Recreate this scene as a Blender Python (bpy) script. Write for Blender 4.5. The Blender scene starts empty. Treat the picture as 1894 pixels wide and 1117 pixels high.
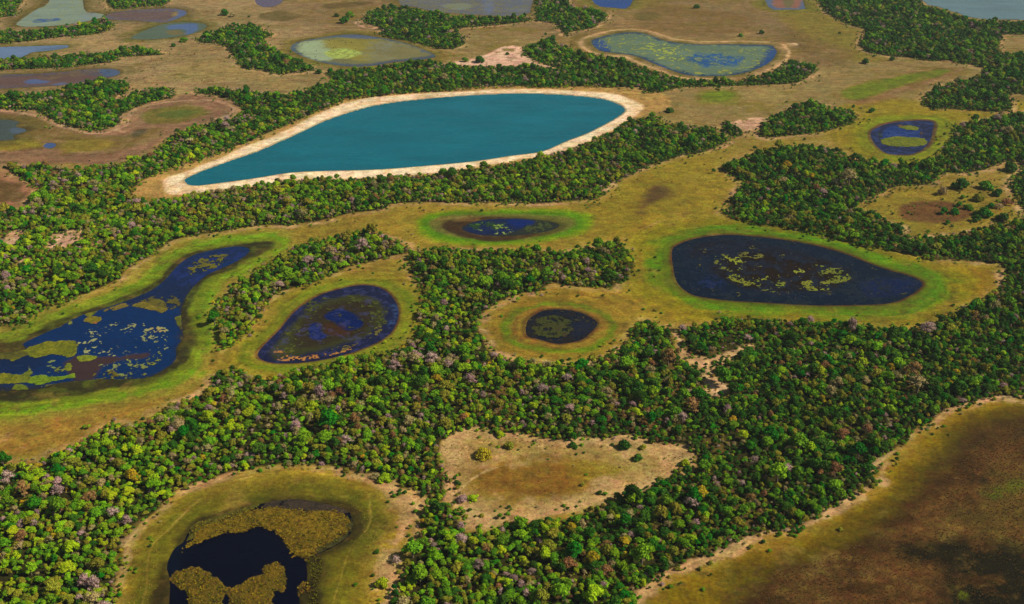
import bpy, math
import numpy as np

# ------------------------------------------------------------------ camera, sky, sun, exposure
SC = bpy.context.scene
COL = SC.collection
H = 420.0                      # flying height, metres
PITCH = math.radians(27.0)     # the camera looks 27 degrees below the horizon
FPX = 2078.0                   # focal length in pixels of the 1894 px wide photograph
cam_d = bpy.data.cameras.new('camera'); cam = bpy.data.objects.new('camera', cam_d); COL.objects.link(cam)
cam.location = (0, 0, H); cam.rotation_euler = (math.radians(90) - PITCH, 0, 0)
cam_d.sensor_width = 36; cam_d.lens = 36 * FPX / 1894; cam_d.clip_start = 1; cam_d.clip_end = 60000
SC.camera = cam

SUN_EL, SUN_AZ = math.radians(43), math.radians(97)   # azimuth clockwise from +Y
w = bpy.data.worlds.new('World'); SC.world = w; w.use_nodes = True
nt = w.node_tree; bg = nt.nodes['Background']; sky = nt.nodes.new('ShaderNodeTexSky')
sky.sky_type = 'NISHITA'; sky.sun_disc = False; sky.sun_elevation = SUN_EL; sky.sun_rotation = SUN_AZ
nt.links.new(sky.outputs[0], bg.inputs[0]); bg.inputs[1].default_value = 0.05
sd_ = bpy.data.lights.new('sun', 'SUN'); sd_.energy = 4.9; sd_.angle = math.radians(0.5); sd_.color = (1.0, 0.93, 0.80)
sun = bpy.data.objects.new('sun', sd_); COL.objects.link(sun); sun.location = (900, 0, 900)
sun.rotation_euler = (math.radians(90) - SUN_EL, 0, math.radians(180) - SUN_AZ)
vs = SC.view_settings; vs.view_transform = 'Standard'; vs.look = 'None'; vs.exposure = 0.0; vs.gamma = 1.0
SC.cycles.max_bounces = 4; SC.cycles.diffuse_bounces = 2; SC.cycles.glossy_bounces = 2; SC.cycles.volume_bounces = 0
SC.cycles.transparent_max_bounces = 4

# ------------------------------------------------------------------ helpers
rng = np.random.default_rng(7)
CP, SP = math.cos(PITCH), math.sin(PITCH)
def ground(px, py, z=0.0):
    """where the sight line through a point of the photograph meets the level z"""
    px = np.asarray(px, float); py = np.asarray(py, float)
    a = (px - 947) / FPX; b = (558.5 - py) / FPX
    dy = CP + b * SP; dz = -SP + b * CP
    t = (H - z) / (-dz)
    return a * t, dy * t
def project(x, y, z=0.0):
    yc = y * CP - (z - H) * SP; up = y * SP + (z - H) * CP
    return 947 + FPX * x / yc, 558.5 - FPX * up / yc, yc
def S(s): return np.array([[float(v) for v in p.split(',')] for p in s.split()])
def extend(p):
    p = p.copy()
    p[:, 0] = np.where(p[:, 0] <= 2, -230, np.where(p[:, 0] >= 1892, 2120, p[:, 0]))
    p[:, 1] = np.where(p[:, 1] <= 1, -45, np.where(p[:, 1] >= 1115, 1290, p[:, 1]))
    return p
def smooth(p, n=3):
    q = [np.roll(p, k, 0) for k in (1, 0, -1, -2)]; out = []
    for t in np.arange(n) / n:
        out.append(.5 * (2*q[1] + (q[2]-q[0])*t + (2*q[0]-5*q[1]+4*q[2]-q[3])*t*t + (3*q[1]-q[0]-3*q[2]+q[3])*t**3))
    return np.stack(out, 1).reshape(-1, 2)
def W(s, z=0.0, n=3):
    p = smooth(extend(S(s) if isinstance(s, str) else s), n)
    x, y = ground(p[:, 0], p[:, 1], z)
    return np.stack([x, y], 1)
def sdf(P, X, Y, margin=60.0):
    """signed distance, positive inside; -1e3 outside the margin"""
    out = np.full(X.shape, -1e3, np.float32)
    lo, hi = P.min(0) - margin, P.max(0) + margin
    m = np.nonzero((X > lo[0]) & (X < hi[0]) & (Y > lo[1]) & (Y < hi[1]))[0]
    if len(m) == 0: return out
    x = X[m].astype(np.float32); y = Y[m].astype(np.float32)
    d = np.full(x.shape, 1e9, np.float32); ins = np.zeros(x.shape, bool)
    Q = np.roll(P, -1, 0)
    for (ax, ay), (bx, by) in zip(P.astype(np.float32), Q.astype(np.float32)):
        ex, ey = bx - ax, by - ay; L = ex*ex + ey*ey + 1e-9
        wx, wy = x - ax, y - ay
        t = np.clip((wx*ex + wy*ey) / L, 0, 1)
        d = np.minimum(d, (wx - ex*t)**2 + (wy - ey*t)**2)
        if ay != by:
            c = (ay > y) != (by > y)
            ins ^= c & (x < (bx-ax) * (y-ay) / (by-ay) + ax)
    d = np.sqrt(d); out[m] = np.where(ins, d, -d)
    return out
def vnoise(x, y, seed):
    xi = np.floor(x); yi = np.floor(y); fx = (x-xi).astype(np.float32); fy = (y-yi).astype(np.float32)
    xi = xi.astype(np.int64); yi = yi.astype(np.int64)
    def h(a, b):
        n = (a*374761393 + b*668265263 + seed*974634777) & 0xffffffff
        n = ((n ^ (n >> 13)) * 1274126177) & 0xffffffff
        n = n ^ (n >> 16)
        return (n & 0xffff).astype(np.float32) / 65535.0
    u = fx*fx*(3-2*fx); v = fy*fy*(3-2*fy)
    a = h(xi, yi); b = h(xi+1, yi); c = h(xi, yi+1); d = h(xi+1, yi+1)
    return (a + (b-a)*u) * (1-v) + (c + (d-c)*u) * v
def fbm(x, y, scale, octs=4, seed=1):
    s = 0; a = 1; t = 0; f = 1 / scale
    for k in range(octs):
        s = s + a * (vnoise(x*f + k*17.3, y*f - k*9.1, seed+k) * 2 - 1); t += a; a *= .55; f *= 2.03
    return s / t * 1.6
def sm(x, a, b):
    t = np.clip((x - a) / (b - a), 0, 1); return t*t*(3-2*t)
def lin(c, k=1.0):
    c = np.array(c, float) / 255
    return np.where(c < .04045, c/12.92, ((c+.055)/1.055)**2.4) * k
def mixin(C, a, col):
    C += (np.asarray(col, np.float32)[None, :] - C) * a[:, None]

def tag(o, label=None, cat=None, group=None, kind=None):
    if label: o['label'] = label
    if cat: o['category'] = cat
    if group: o['group'] = group
    if kind: o['kind'] = kind
    return o
def np_mesh(name, V, Fq, mat=None, colors=None, smoothed=False, extra=None):
    me = bpy.data.meshes.new(name)
    me.vertices.add(len(V)); me.vertices.foreach_set('co', np.ascontiguousarray(V, np.float32).ravel())
    k = Fq.shape[1]
    me.loops.add(Fq.size); me.loops.foreach_set('vertex_index', np.ascontiguousarray(Fq, np.int32).ravel())
    me.polygons.add(len(Fq)); me.polygons.foreach_set('loop_start', np.arange(0, Fq.size, k, dtype=np.int32))
    if smoothed: me.polygons.foreach_set('use_smooth', np.ones(len(Fq), bool))
    me.update(calc_edges=True)
    if colors is not None:
        at = me.attributes.new('zone', 'FLOAT_COLOR', 'POINT')
        at.data.foreach_set('color', np.concatenate([colors, np.ones((len(V), 1))], 1).astype(np.float32).ravel())
    for n_, a in (extra or {}).items():
        at = me.attributes.new(n_, 'FLOAT', 'POINT'); at.data.foreach_set('value', a.astype(np.float32))
    if mat: me.materials.append(mat)
    return me
def link(name, me, parent=None):
    o = bpy.data.objects.new(name, me); COL.objects.link(o)
    if parent is not None: o.parent = parent
    return o

# ------------------------------------------------------------------ materials
def new_mat(name):
    m = bpy.data.materials.new(name); m.use_nodes = True
    t = m.node_tree; b = t.nodes['Principled BSDF']; return m, t, b
def N(t, kind, **kw):
    n = t.nodes.new(kind)
    for k, v in kw.items():
        if k in n.inputs.keys() if isinstance(k, str) else False: n.inputs[k].default_value = v
        else: setattr(n, k, v)
    return n
def noise_node(t, scale, detail=4, rough=.6, co=None, stretch=None):
    n = t.nodes.new('ShaderNodeTexNoise'); n.inputs['Scale'].default_value = scale
    n.inputs['Detail'].default_value = detail; n.inputs['Roughness'].default_value = rough
    src = co
    if stretch:
        mp = t.nodes.new('ShaderNodeMapping'); mp.inputs['Scale'].default_value = stretch[0]; mp.inputs['Rotation'].default_value = (0, 0, stretch[1])
        t.links.new(co, mp.inputs['Vector']); src = mp.outputs[0]
    t.links.new(src, n.inputs['Vector']); return n.outputs['Fac']
def remap(t, src, a, b, c, d):
    m = t.nodes.new('ShaderNodeMapRange'); t.links.new(src, m.inputs[0])
    for i, v in enumerate((a, b, c, d)): m.inputs[i+1].default_value = v
    return m.outputs[0]
def mulcol(t, colsock, valsock):
    mx = t.nodes.new('ShaderNodeVectorMath'); mx.operation = 'SCALE'
    t.links.new(colsock, mx.inputs[0]); t.links.new(valsock, mx.inputs['Scale']); return mx.outputs[0]
def math_(t, op, a, b):
    n = t.nodes.new('ShaderNodeMath'); n.operation = op
    for i, v in enumerate((a, b)):
        if hasattr(v, 'is_linked'): t.links.new(v, n.inputs[i])
        else: n.inputs[i].default_value = v
    return n.outputs[0]

def ground_material():
    m, t, b = new_mat('dry_grass_and_sand')
    co = t.nodes.new('ShaderNodeTexCoord').outputs['Object']
    at = t.nodes.new('ShaderNodeAttribute'); at.attribute_name = 'zone'
    f1 = noise_node(t, .42, 6, .8, co)          # tufts
    f0 = noise_node(t, .13, 5, .7, co, ((.45, 1, 1), .25))
    f2 = noise_node(t, .07, 4, .6, co)           # patches
    v = math_(t, 'MULTIPLY', math_(t, 'MULTIPLY', remap(t, f1, .3, .7, .42, 1.58), remap(t, f0, .3, .7, .76, 1.26)), remap(t, f2, .3, .7, .86, 1.14))
    c = mulcol(t, at.outputs['Color'], v)
    # hue drift between straw and green
    hsv = t.nodes.new('ShaderNodeHueSaturation')
    f3 = noise_node(t, .16, 4, .7, co)
    t.links.new(remap(t, f3, .3, .7, .474, .522), hsv.inputs['Hue']); t.links.new(c, hsv.inputs['Color'])
    t.links.new(hsv.outputs[0], b.inputs['Base Color'])
    b.inputs['Roughness'].default_value = .95; b.inputs['Specular IOR Level'].default_value = .1
    bp = t.nodes.new('ShaderNodeBump'); bp.inputs['Strength'].default_value = .55; bp.inputs['Distance'].default_value = .5
    t.links.new(f1, bp.inputs['Height']); t.links.new(bp.outputs[0], b.inputs['Normal'])
    return m
def plant_sheet_material():
    m, t, b = new_mat('water_plants')
    co = t.nodes.new('ShaderNodeTexCoord').outputs['Object']
    at = t.nodes.new('ShaderNodeAttribute'); at.attribute_name = 'zone'
    f1 = noise_node(t, .8, 5, .75, co)
    c = mulcol(t, at.outputs['Color'], remap(t, f1, .3, .7, .5, 1.45))
    t.links.new(c, b.inputs['Base Color']); b.inputs['Roughness'].default_value = .85
    b.inputs['Specular IOR Level'].default_value = .2
    bp = t.nodes.new('ShaderNodeBump'); bp.inputs['Strength'].default_value = .8; bp.inputs['Distance'].default_value = .6
    t.links.new(f1, bp.inputs['Height']); t.links.new(bp.outputs[0], b.inputs['Normal'])
    return m
def water_material():
    m, t, b = new_mat('pond_water')
    co = t.nodes.new('ShaderNodeTexCoord').outputs['Object']
    at = t.nodes.new('ShaderNodeAttribute'); at.attribute_name = 'zone'
    rg = t.nodes.new('ShaderNodeAttribute'); rg.attribute_name = 'rough'
    f1 = noise_node(t, .3, 5, .7, co)
    c = mulcol(t, at.outputs['Color'], math_(t, 'MULTIPLY', remap(t, f1, .3, .7, .8, 1.2), remap(t, noise_node(t, .025, 4, .6, co, ((.5, 1.4, 1), .4)), .3, .7, .84, 1.14)))
    t.links.new(c, b.inputs['Base Color'])
    df = t.nodes.new('ShaderNodeBsdfDiffuse'); mx = t.nodes.new('ShaderNodeMixShader'); out = t.nodes['Material Output']
    f3 = noise_node(t, .02, 4, .6, co, ((.5, 1.4, 1), .4))
    t.links.new(c, df.inputs['Color']); t.links.new(remap(t, rg.outputs['Fac'], .12, .6, 0, 1), mx.inputs[0])
    t.links.new(b.outputs[0], mx.inputs[1]); t.links.new(df.outputs[0], mx.inputs[2]); t.links.new(mx.outputs[0], out.inputs['Surface'])
    t.links.new(math_(t, 'ADD', rg.outputs['Fac'], remap(t, f3, .35, .65, -.05, .22)), b.inputs['Roughness']); b.inputs['IOR'].default_value = 1.33; b.inputs['Specular IOR Level'].default_value = .2
    f2 = noise_node(t, .9, 3, .6, co, ((1, .35, 1), .5))
    bp = t.nodes.new('ShaderNodeBump'); bp.inputs['Strength'].default_value = .25; bp.inputs['Distance'].default_value = .12
    t.links.new(f2, bp.inputs['Height']); t.links.new(bp.outputs[0], b.inputs['Normal'])
    return m
M_GROUND, M_PLANT, M_WATER = ground_material(), plant_sheet_material(), water_material()

def leaf_material(name, rgb, var=.25, hue=.02):
    m, t, b = new_mat(name)
    co = t.nodes.new('ShaderNodeTexCoord').outputs['Object']
    oi = t.nodes.new('ShaderNodeObjectInfo')
    add = t.nodes.new('ShaderNodeVectorMath'); add.operation = 'ADD'; t.links.new(co, add.inputs[0])
    sc = math_(t, 'MULTIPLY', oi.outputs['Random'], 50.0); t.links.new(sc, add.inputs[1])
    f = noise_node(t, 3.2, 4, .7, add.outputs[0])
    v = math_(t, 'MULTIPLY', remap(t, f, .3, .7, 1-var*1.3, 1+var*1.3), remap(t, oi.outputs['Random'], 0, 1, 1-var, 1+var))
    rgbn = t.nodes.new('ShaderNodeRGB'); rgbn.outputs[0].default_value = (*lin(rgb, 1.13), 1)
    hsv = t.nodes.new('ShaderNodeHueSaturation'); t.links.new(rgbn.outputs[0], hsv.inputs['Color'])
    rnd2 = math_(t, 'FRACT', math_(t, 'MULTIPLY', oi.outputs['Random'], 37.7), 0)
    t.links.new(remap(t, rnd2, 0, 1, .5-hue, .5+hue), hsv.inputs['Hue']); t.links.new(v, hsv.inputs['Value'])
    t.links.new(hsv.outputs[0], b.inputs['Base Color']); b.inputs['Roughness'].default_value = .75
    b.inputs['Specular IOR Level'].default_value = .15
    return m
KINDS = {  # name: (sRGB, wording)
    'emerald': ((38, 112, 0), 'emerald green'),
    'dark': ((52, 94, 8), 'dark green'),
    'green': ((94, 138, 8), 'mid green'),
    'bright': ((120, 160, 8), 'bright green'),
    'lime': ((156, 176, 8), 'lime yellow'),
    'olive': ((132, 130, 30), 'olive'),
    'mauve': ((164, 134, 124), 'mauve grey'),
    'tan': ((156, 140, 88), 'pale tan'),
    'rust': ((142, 104, 58), 'rusty brown'),
    'gold': ((176, 150, 22), 'golden yellow'),
}
LEAF = {k: leaf_material(k + '_leaves', v[0], .22, .018) for k, v in KINDS.items()}
def bark_material():
    m, t, b = new_mat('bark'); co = t.nodes.new('ShaderNodeTexCoord').outputs['Object']
    f = noise_node(t, 6, 3, .6, co, ((1, 1, .2), 0)); c = t.nodes.new('ShaderNodeRGB'); c.outputs[0].default_value = (*lin((120, 100, 84)), 1)
    t.links.new(mulcol(t, c.outputs[0], remap(t, f, .3, .7, .6, 1.3)), b.inputs['Base Color']); b.inputs['Roughness'].default_value = .9
    return m
BARK = bark_material()

# ------------------------------------------------------------------ outlines, in pixels of the photograph
P = {}
P['lake'] = "340,332 351,325 376,314 426,296 474,279.5 524,258 562,240.6 599,223 649.5,205.6 687,195.5 725,189 775,183 850,176.7 948,172 1023,173.5 1086,178 1123,184 1148,193 1157,203 1148.5,213 1123,228 1088,245.6 1043,263 1003,280 948,287.5 900,295 850,301 775,307.5 712,312.5 649,315 599,316 537,319 474,329 385,341 363,343 347,341"
P['beach'] = "299.5,342 308,329 336,320 376,305 414,290 431,280 474,263 511.6,248 549,230.6 599,205.5 649.5,188 687,180.5 750,174 850,169 948,163 1023,165.5 1086,169 1136,173 1173.6,185.5 1193.7,198 1186,208 1161,223 1136,238 1098.5,255.7 1068,271 1043,280 1023,284 986,291 948,297 875,310 800,320 725,326 649.5,330 599,331 549,334 499,341 426,349 376,356 338,360 308,358"
P['p2green'] = "772,405 790,396 830,390 900,387 1000,387 1060,389 1092,396 1098,410 1085,428 1050,440 990,449 920,454 860,453 810,446 776,432 768,418"
P['p2lime'] = "786,402 830,394 900,391 1000,391 1060,394 1080,402 1082,414 1068,428 1010,441 930,448 850,446 800,436 782,420"
P['p2in'] = "798,408 830,399 900,396 990,397 1050,402 1064,412 1050,424 1000,436 930,443 860,440 815,430 797,418"
P['p2mud'] = "820,415 835,407 870,402 912,399 960,400 998,403 1035,409 1049,417 1035,427 998,436 950,443 912,445.5 870,441 838,432 823,423"
P['p2water'] = "852,421 870,411 900,405 948,403 990,405 1020,409 1036,415 1028,423 1000,430 950,436 900,436 868,430"
P['p3'] = "475,653 489,635 516.6,607.6 536.7,582.5 560,562 594,543 637,530.7 669.5,525.7 699.6,529.4 719.7,540.7 734.7,560 739,578 734.7,597.6 722,617.6 694.6,635 649.5,652.7 599,665 549,671.5 506.6,671.5 482,665"
P['p4'] = "1241,470.5 1244,495.6 1249,518 1264,535.7 1286,547 1324,553 1350,556 1420,560 1495,564.5 1570,564.5 1645,561 1683,547 1703,533 1707,521 1683,509 1645.6,499 1608,485.6 1570,470.5 1520,455.5 1470,445.4 1422,439 1387,435.4 1349,433 1311.5,435.4 1274,443 1246,455.5"
P['p5'] = "970.6,607.6 978,587.6 1005.6,572.5 1036,571 1068,575 1093,585 1107,597.6 1096,612.6 1078,627.7 1048,635 1023,635 998,628 975,622"
P['p6'] = "0,738 37.6,739 100,733 175.5,723 238,713 288,700.4 326,680 343.5,660 351,630 348.5,590 351,560 358.5,543 368.5,530.7 388.6,513 426,495.6 451,480.5 474,468 496,458 500,448 474,447 438.7,451 401,455.5 363.5,463 333,478 316,493 301,510.6 276,530.7 238,545.7 205.6,559.5 175.5,567.5 140,582.6 108,595 50,617.7 20,632.7 0,645"
P['p6water'] = "0,725 40,722 110,708 180,702 263,700 301,685 326,665 328,642.7 341,622.7 339,605 336,575 342,556 350,541 362,527 384,508 424,490 447,478 463,464 455,456 430,455 401,460 365,468 338,481 320,498 304,516 280,535 243,551 210,563 180.5,573 140,585 115,600 75,617.7 40,635 25,650 0,662"
P['p7'] = "300,1060 308,1035 320,1013 338,990 356,972 376,960 413,948 455,934 489,926 537,920 590,928 640,938 656,955 660,975 652,992 625,1012 592,1028 600,1060 590,1085 583,1116 300,1116"
P['p7water'] = "306,1052 311,1030 322,1012 336,1002 345,985 356,970 376,960 413,950 455,936 537,921 600,930 648,945 655,975 640,997 610,1016 572,1034 571,1062 566,1090 556,1105 548,1116 325,1116 312,1085"
P['p12'] = "1609,245.6 1620.5,235.6 1645.6,227 1695.7,222 1725.8,224.4 1727,238 1721,260.7 1708,275.7 1694,282.5 1678,286 1650.6,285 1633,280 1615.5,264"
P['t1'] = "30,42.6 50,27.6 70,15 88,5 120,0 150,0 155.5,15 175.5,22.6 198,27.6 175.5,36 138,42.6 100,47.6 50,49 34,47"
P['t2'] = "195.5,27.6 225.6,20 301,15 338.5,17.5 346,25 326,35 301,41.4 250.7,37.6 200.5,35"
P['t3'] = "240.6,70 263,57.7 301,44 351,40 383.6,46.4 363.5,60 326,67.7 276,72.7"
P['t4'] = "0,92.8 50,85 120,82.7 125,87.7 95,92.8 60,96.5 45,102.8 10,107.8 0,109"
P['t5'] = "0,145 75,135 150,127.8 208,126.6 223,133 213,140.4 175.5,148 125,155.4 63,160.4 0,170.5"
P['t6'] = "536.7,90 549,77.7 599,67.7 649.5,62.7 687,66.4 724.7,72.7 762,82.7 807,102.8 775,110 725,115.3 674.6,122.8 624.4,120.3 587,112.8 557,102.8"
P['t7'] = "740,7.5 750,0 973,0 982,15 973,25 948,29 900,28 850,25 800,20 762,11"
P['t8'] = "1086,0 1098,5 1136,14 1166,10 1176,0"
P['t9'] = "1093,77.7 1103,70 1148.6,60 1186,60 1211,67.7 1231,75 1286,81.5 1349,81.5 1422,82.7 1432.5,87.7 1437,97.8 1420,117.8 1374,135.4 1324,140.4 1274,139 1236,127.8 1198.7,112.8 1173.6,102.8 1136,97.8 1108,92.8"
P['t10'] = "1412,0 1420,12 1457.6,17 1490,16 1487.7,9 1470,0"
P['t11'] = "1696,0 1708,3 1733,12 1771,24 1796,32 1866,36 1893,31 1893,0"
P['t13'] = "0,220.6 15,220.6 30,233 47.6,238 47.6,243 25,250.7 7.5,259.5 0,259.5"
P['t14'] = "470,0 540,0 520,6 474,8"
P['t15'] = "79,271 85,264 101,264 104,270 92,274"
PW = {k: W(v) for k, v in P.items()}

FOREST = [
 "0,400 25,385 50,368 65,357 65,345 40,327 25,317 8,310 7.5,305 25,301 63,302.6 108,304 135,306 175.5,304 226,295 266,285 283,280 313,250.7 351,233 381,225.6 411,220.6 446,205.6 440,192 411,175.5 363.5,167 400,160 440,166 474,168 537,170 587,155.4 614,146 605,131 649.5,128 699.6,123 775,110 820,115 865,120 912.7,120 948,124 970,116 1012,123 1038,124 1005.6,115.3 975.6,100 970.6,85 998,77.7 1015.7,67.7 1028,75 1053,87.7 1098.5,100 1148.6,107.8 1186,120 1224,133 1261,143 1324,146 1374,148 1382,141 1422,133 1462,112 1490,116 1512,125 1495,140 1470,150 1420,153 1304,156.7 1261,158 1224,166.7 1193.7,166.7 1186,158 1123.6,158 1073,156.7 998,158 948,155.4 900,158 850,164 750,173 699.6,176 644.5,180.5 624,191 587,205 549,220 511.6,236 474,251 401,282 326,308 276,324 253,340 246,357.7 263,366.5 331,362 351,356 401,350 426,344 474,337.7 524,328 574,328 649.5,326 699.6,324 762,319 825,315 875,306 948,297 998,288 1048,278 1065,270 1098,257 1138.5,237 1168.6,221 1218.7,213 1229,223 1261,225.6 1291,235.6 1324,230.6 1331.5,240.6 1349,255.7 1299,278 1261,284 1236,292.5 1198.7,305 1161,322.6 1133.5,335 1123.5,350 1103,362.7 1023,370 985.6,371.5 948,370 850,371 787,369 725,372.7 707,382.8 649.5,390 599,402.8 562,407.8 524,412.9 474,413 401,425 326,438 301,453 288,463 263,475.5 238,490.6 225.6,505.6 195.5,523 150,540.7 108,560 93,562 50,585 33,595 0,606",
 "0,178 50,170.5 120,160.4 163,148 213,145.4 240.6,158 225.6,173 250.7,170.5 263,163 313,160.4 323,173 301,180.5 276,185.5 245.6,198 225.6,208 220.6,225.6 188,235.6 163,237 125,229 100,220.6 75,208 33,198 0,195.5",
 "0,118 37.6,108 100,100 175.5,97.8 200.5,92.8 245.6,85 298,92.8 296,98 225.6,101.5 208,110 138,120 75,123 0,133",
 "0,50 50,55 113,49 175.5,40 210.5,41 195.5,55 163,61.4 100,66.4 25,75 0,80",
 "0,0 45,0 30,12 10,28 0,35",
 "195,0 200,8 230,13 275,8 310,4 310,0",
 "363.5,72.7 383.6,60 413.6,50 438.7,45 474,45 486.5,55 506.6,60 489,70 499,82.7 516.6,92.8 549,107.8 582,122.8 579,127.8 549,131.6 516.6,134 474,126 451,122.8 431,100 421,85 401,77.7",
 "674.6,30 692,15 725,11 762,15 807,22.6 850,27.6 900,31 948,31 983,27.6 980,35 948,40 900,45 837,50 832,57.7 855,62.7 860,77.7 832,87.7 800,85 762,75 725,69 704.6,62.7 699.6,47.6 669.5,37.6",
 "985.6,0 1035.7,0 1053,7.5 1088,15 1123.5,22.6 1118.5,32.6 1098.4,47.6 1056,56 1048,65 1038,52.6 1026,40 993,35 990.6,17.5",
 "1495,0 1520,10 1545,30 1570,42.6 1595.5,50 1595,65 1590.5,82.7 1608,92.8 1645.6,100 1683,102.8 1721,110 1758,107.8 1771,112.8 1808.6,117.8 1821,130 1796,143 1758,150.4 1728,163 1705.8,185.5 1721,195.5 1771,198 1821,202 1871,200.5 1868.7,175.5 1876,170 1893,165 1893,100 1875,98 1850,85 1856,68 1870,60 1893,57 1893,32 1866,38 1796,34 1771,26 1733,14 1708,6 1696,0",
 "1399,238 1420,218 1445,208 1475,190.5 1520,185.5 1530,198 1560,198 1583,205.6 1580.5,223 1540,235.6 1503,244 1445,248 1415,251",
 "1334,226 1350,224 1372,240 1376,246 1358,248 1340,240",
 "1336.6,305 1374,287.5 1412,276 1477.6,266 1540,272 1575,287.5 1595,292.5 1633,300 1670.6,297.5 1721,290 1741,273 1758.5,250.7 1771,230.6 1821,218 1893,218 1893,700 1846,728 1796,740.5 1756,753 1728,775 1688,797 1681,812 1650.6,832 1620,858 1627,885 1590.5,905 1570,916 1525,946 1480,970 1420,980 1371.6,995 1344,1012 1284,1032 1241,1052 1221,1063 1198.7,1083 1178.6,1103 1170,1116 717,1116 717,1102.8 737,1082.7 739.7,1062.7 745,1022.6 762,997.5 782,977 780,957 792,930 822.5,922 827,870 818,850 817,816 837.5,800.6 865,785.6 895,785.6 912.7,798 948,795.6 985.6,803 1030.7,808 1073,805.7 1123.5,806 1150,800 1198.7,806 1211,815.7 1276.4,820.7 1281,859.6 1261,869.6 1211,887 1161,912 1088,937 1036,952 948,962 883,975 860,972 850,945 825,922 800,925 770,902 737,897 727,877 687,872 634.5,866 624,859.6 574,854.5 524,854.5 474,862 413.6,872 376,884.6 333,899.7 301,929.7 263,965 233,1005 230.6,1042.6 215.6,1082.7 197,1116 0,1116 0,864.6 42.6,852 100,828 150,815.7 175.5,795.6 213,778 250.7,775.6 276,763 313,740.5 351,730.5 376,715.4 391,693 426,680 451,680 474,695 506.6,695.4 537,685 574,673 599,668 649.5,660 687,650 727,645 745,627.7 767,605 767,577.5 775,560 775,543 767,518 755,493 762,463 800,458 850,455.5 948,458 1048,458 1098.4,453 1133.5,443 1161,455.5 1176,480.5 1168.6,511 1143.6,518 1133.5,528 1103.5,528 1048,524 1018,520.7 998,533 948,543 897.7,572.5 887.7,600 900,622.7 912.7,645 948,657.8 985.6,662.8 1023,665.3 1073,667.8 1108,665 1123.5,652.7 1148.6,637.7 1161,615 1168.6,600 1193.7,587.6 1213.7,597.6 1274,600 1324,590 1361.6,582.6 1432.5,587.6 1495,590 1570,594 1645,602.6 1708,597.6 1746,585 1783,565 1808.6,550.7 1833.6,538 1853.7,525.7 1856,505.6 1851,485.6 1821,480.5 1758,475.5 1721,478 1683,466.8 1633,458 1583,450.5 1558,440.4 1520,433 1470,420 1422,413 1387,409 1349,400 1334,387.8 1346.6,372.7 1359,352.7 1371.6,332.6 1339,312.6",
 "674.6,428 640,430 599,440 562,453 536.7,460.5 504,478 474,493 438.7,518 413.6,540.7 401,555.8 396,566 378.5,587.6 396,603 401,630 413.6,640 436,632.7 448.7,615 468.8,597.6 486,570 506.6,543 524,533 574,520.7 614,503 649.5,488 687,480.5 724.7,468 757,460.5 750,445.4 712,434",
]
HOLES = [
 ("1580,380 1600.5,367.7 1645.6,347.7 1670.6,340 1721,337.7 1746,317.6 1791,317.6 1833.6,307.6 1858.7,297.5 1891,300 1886,317.6 1871,330 1871,355 1884,375 1891,388 1885,405 1840,412 1821,418 1783.5,427 1746,432 1696,437 1670.6,432 1670,415 1633,405 1595.5,386", 0),
 ("1246,612 1256,618 1266,633 1270,648 1290,656 1320,658 1350,648 1358,662 1330,672 1322,680 1325,698 1347,714 1340,728 1322,733 1306,716 1294,684 1270,664 1257,647", 1),
 ("1352,650 1370,640 1390,634 1388,642 1365,652", 1),
 ("85,447 100,430 145,422 150,440 125,455.5 93,462", 1),
 ("8,450 15,428 43,423 40,440 25,455", 1), ("30,485 45,476 62,474 45,488", 1), ("172,447 180,440 192,446 184,452", 1),
 ("210,180 225,172 240,176 228,186 205,192", 1),
]
FW = [W(f, 3.0) for f in FOREST]
HW = [(W(h, 2.0), k) for h, k in HOLES]
def forest_sd(X, Y, which=None):
    s = np.full(X.shape, -1e3, np.float32)
    for p in FW: s = np.maximum(s, sdf(p, X, Y, 45))
    for p, k in HW: s = np.minimum(s, -sdf(p, X, Y, 45))
    return s

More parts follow.
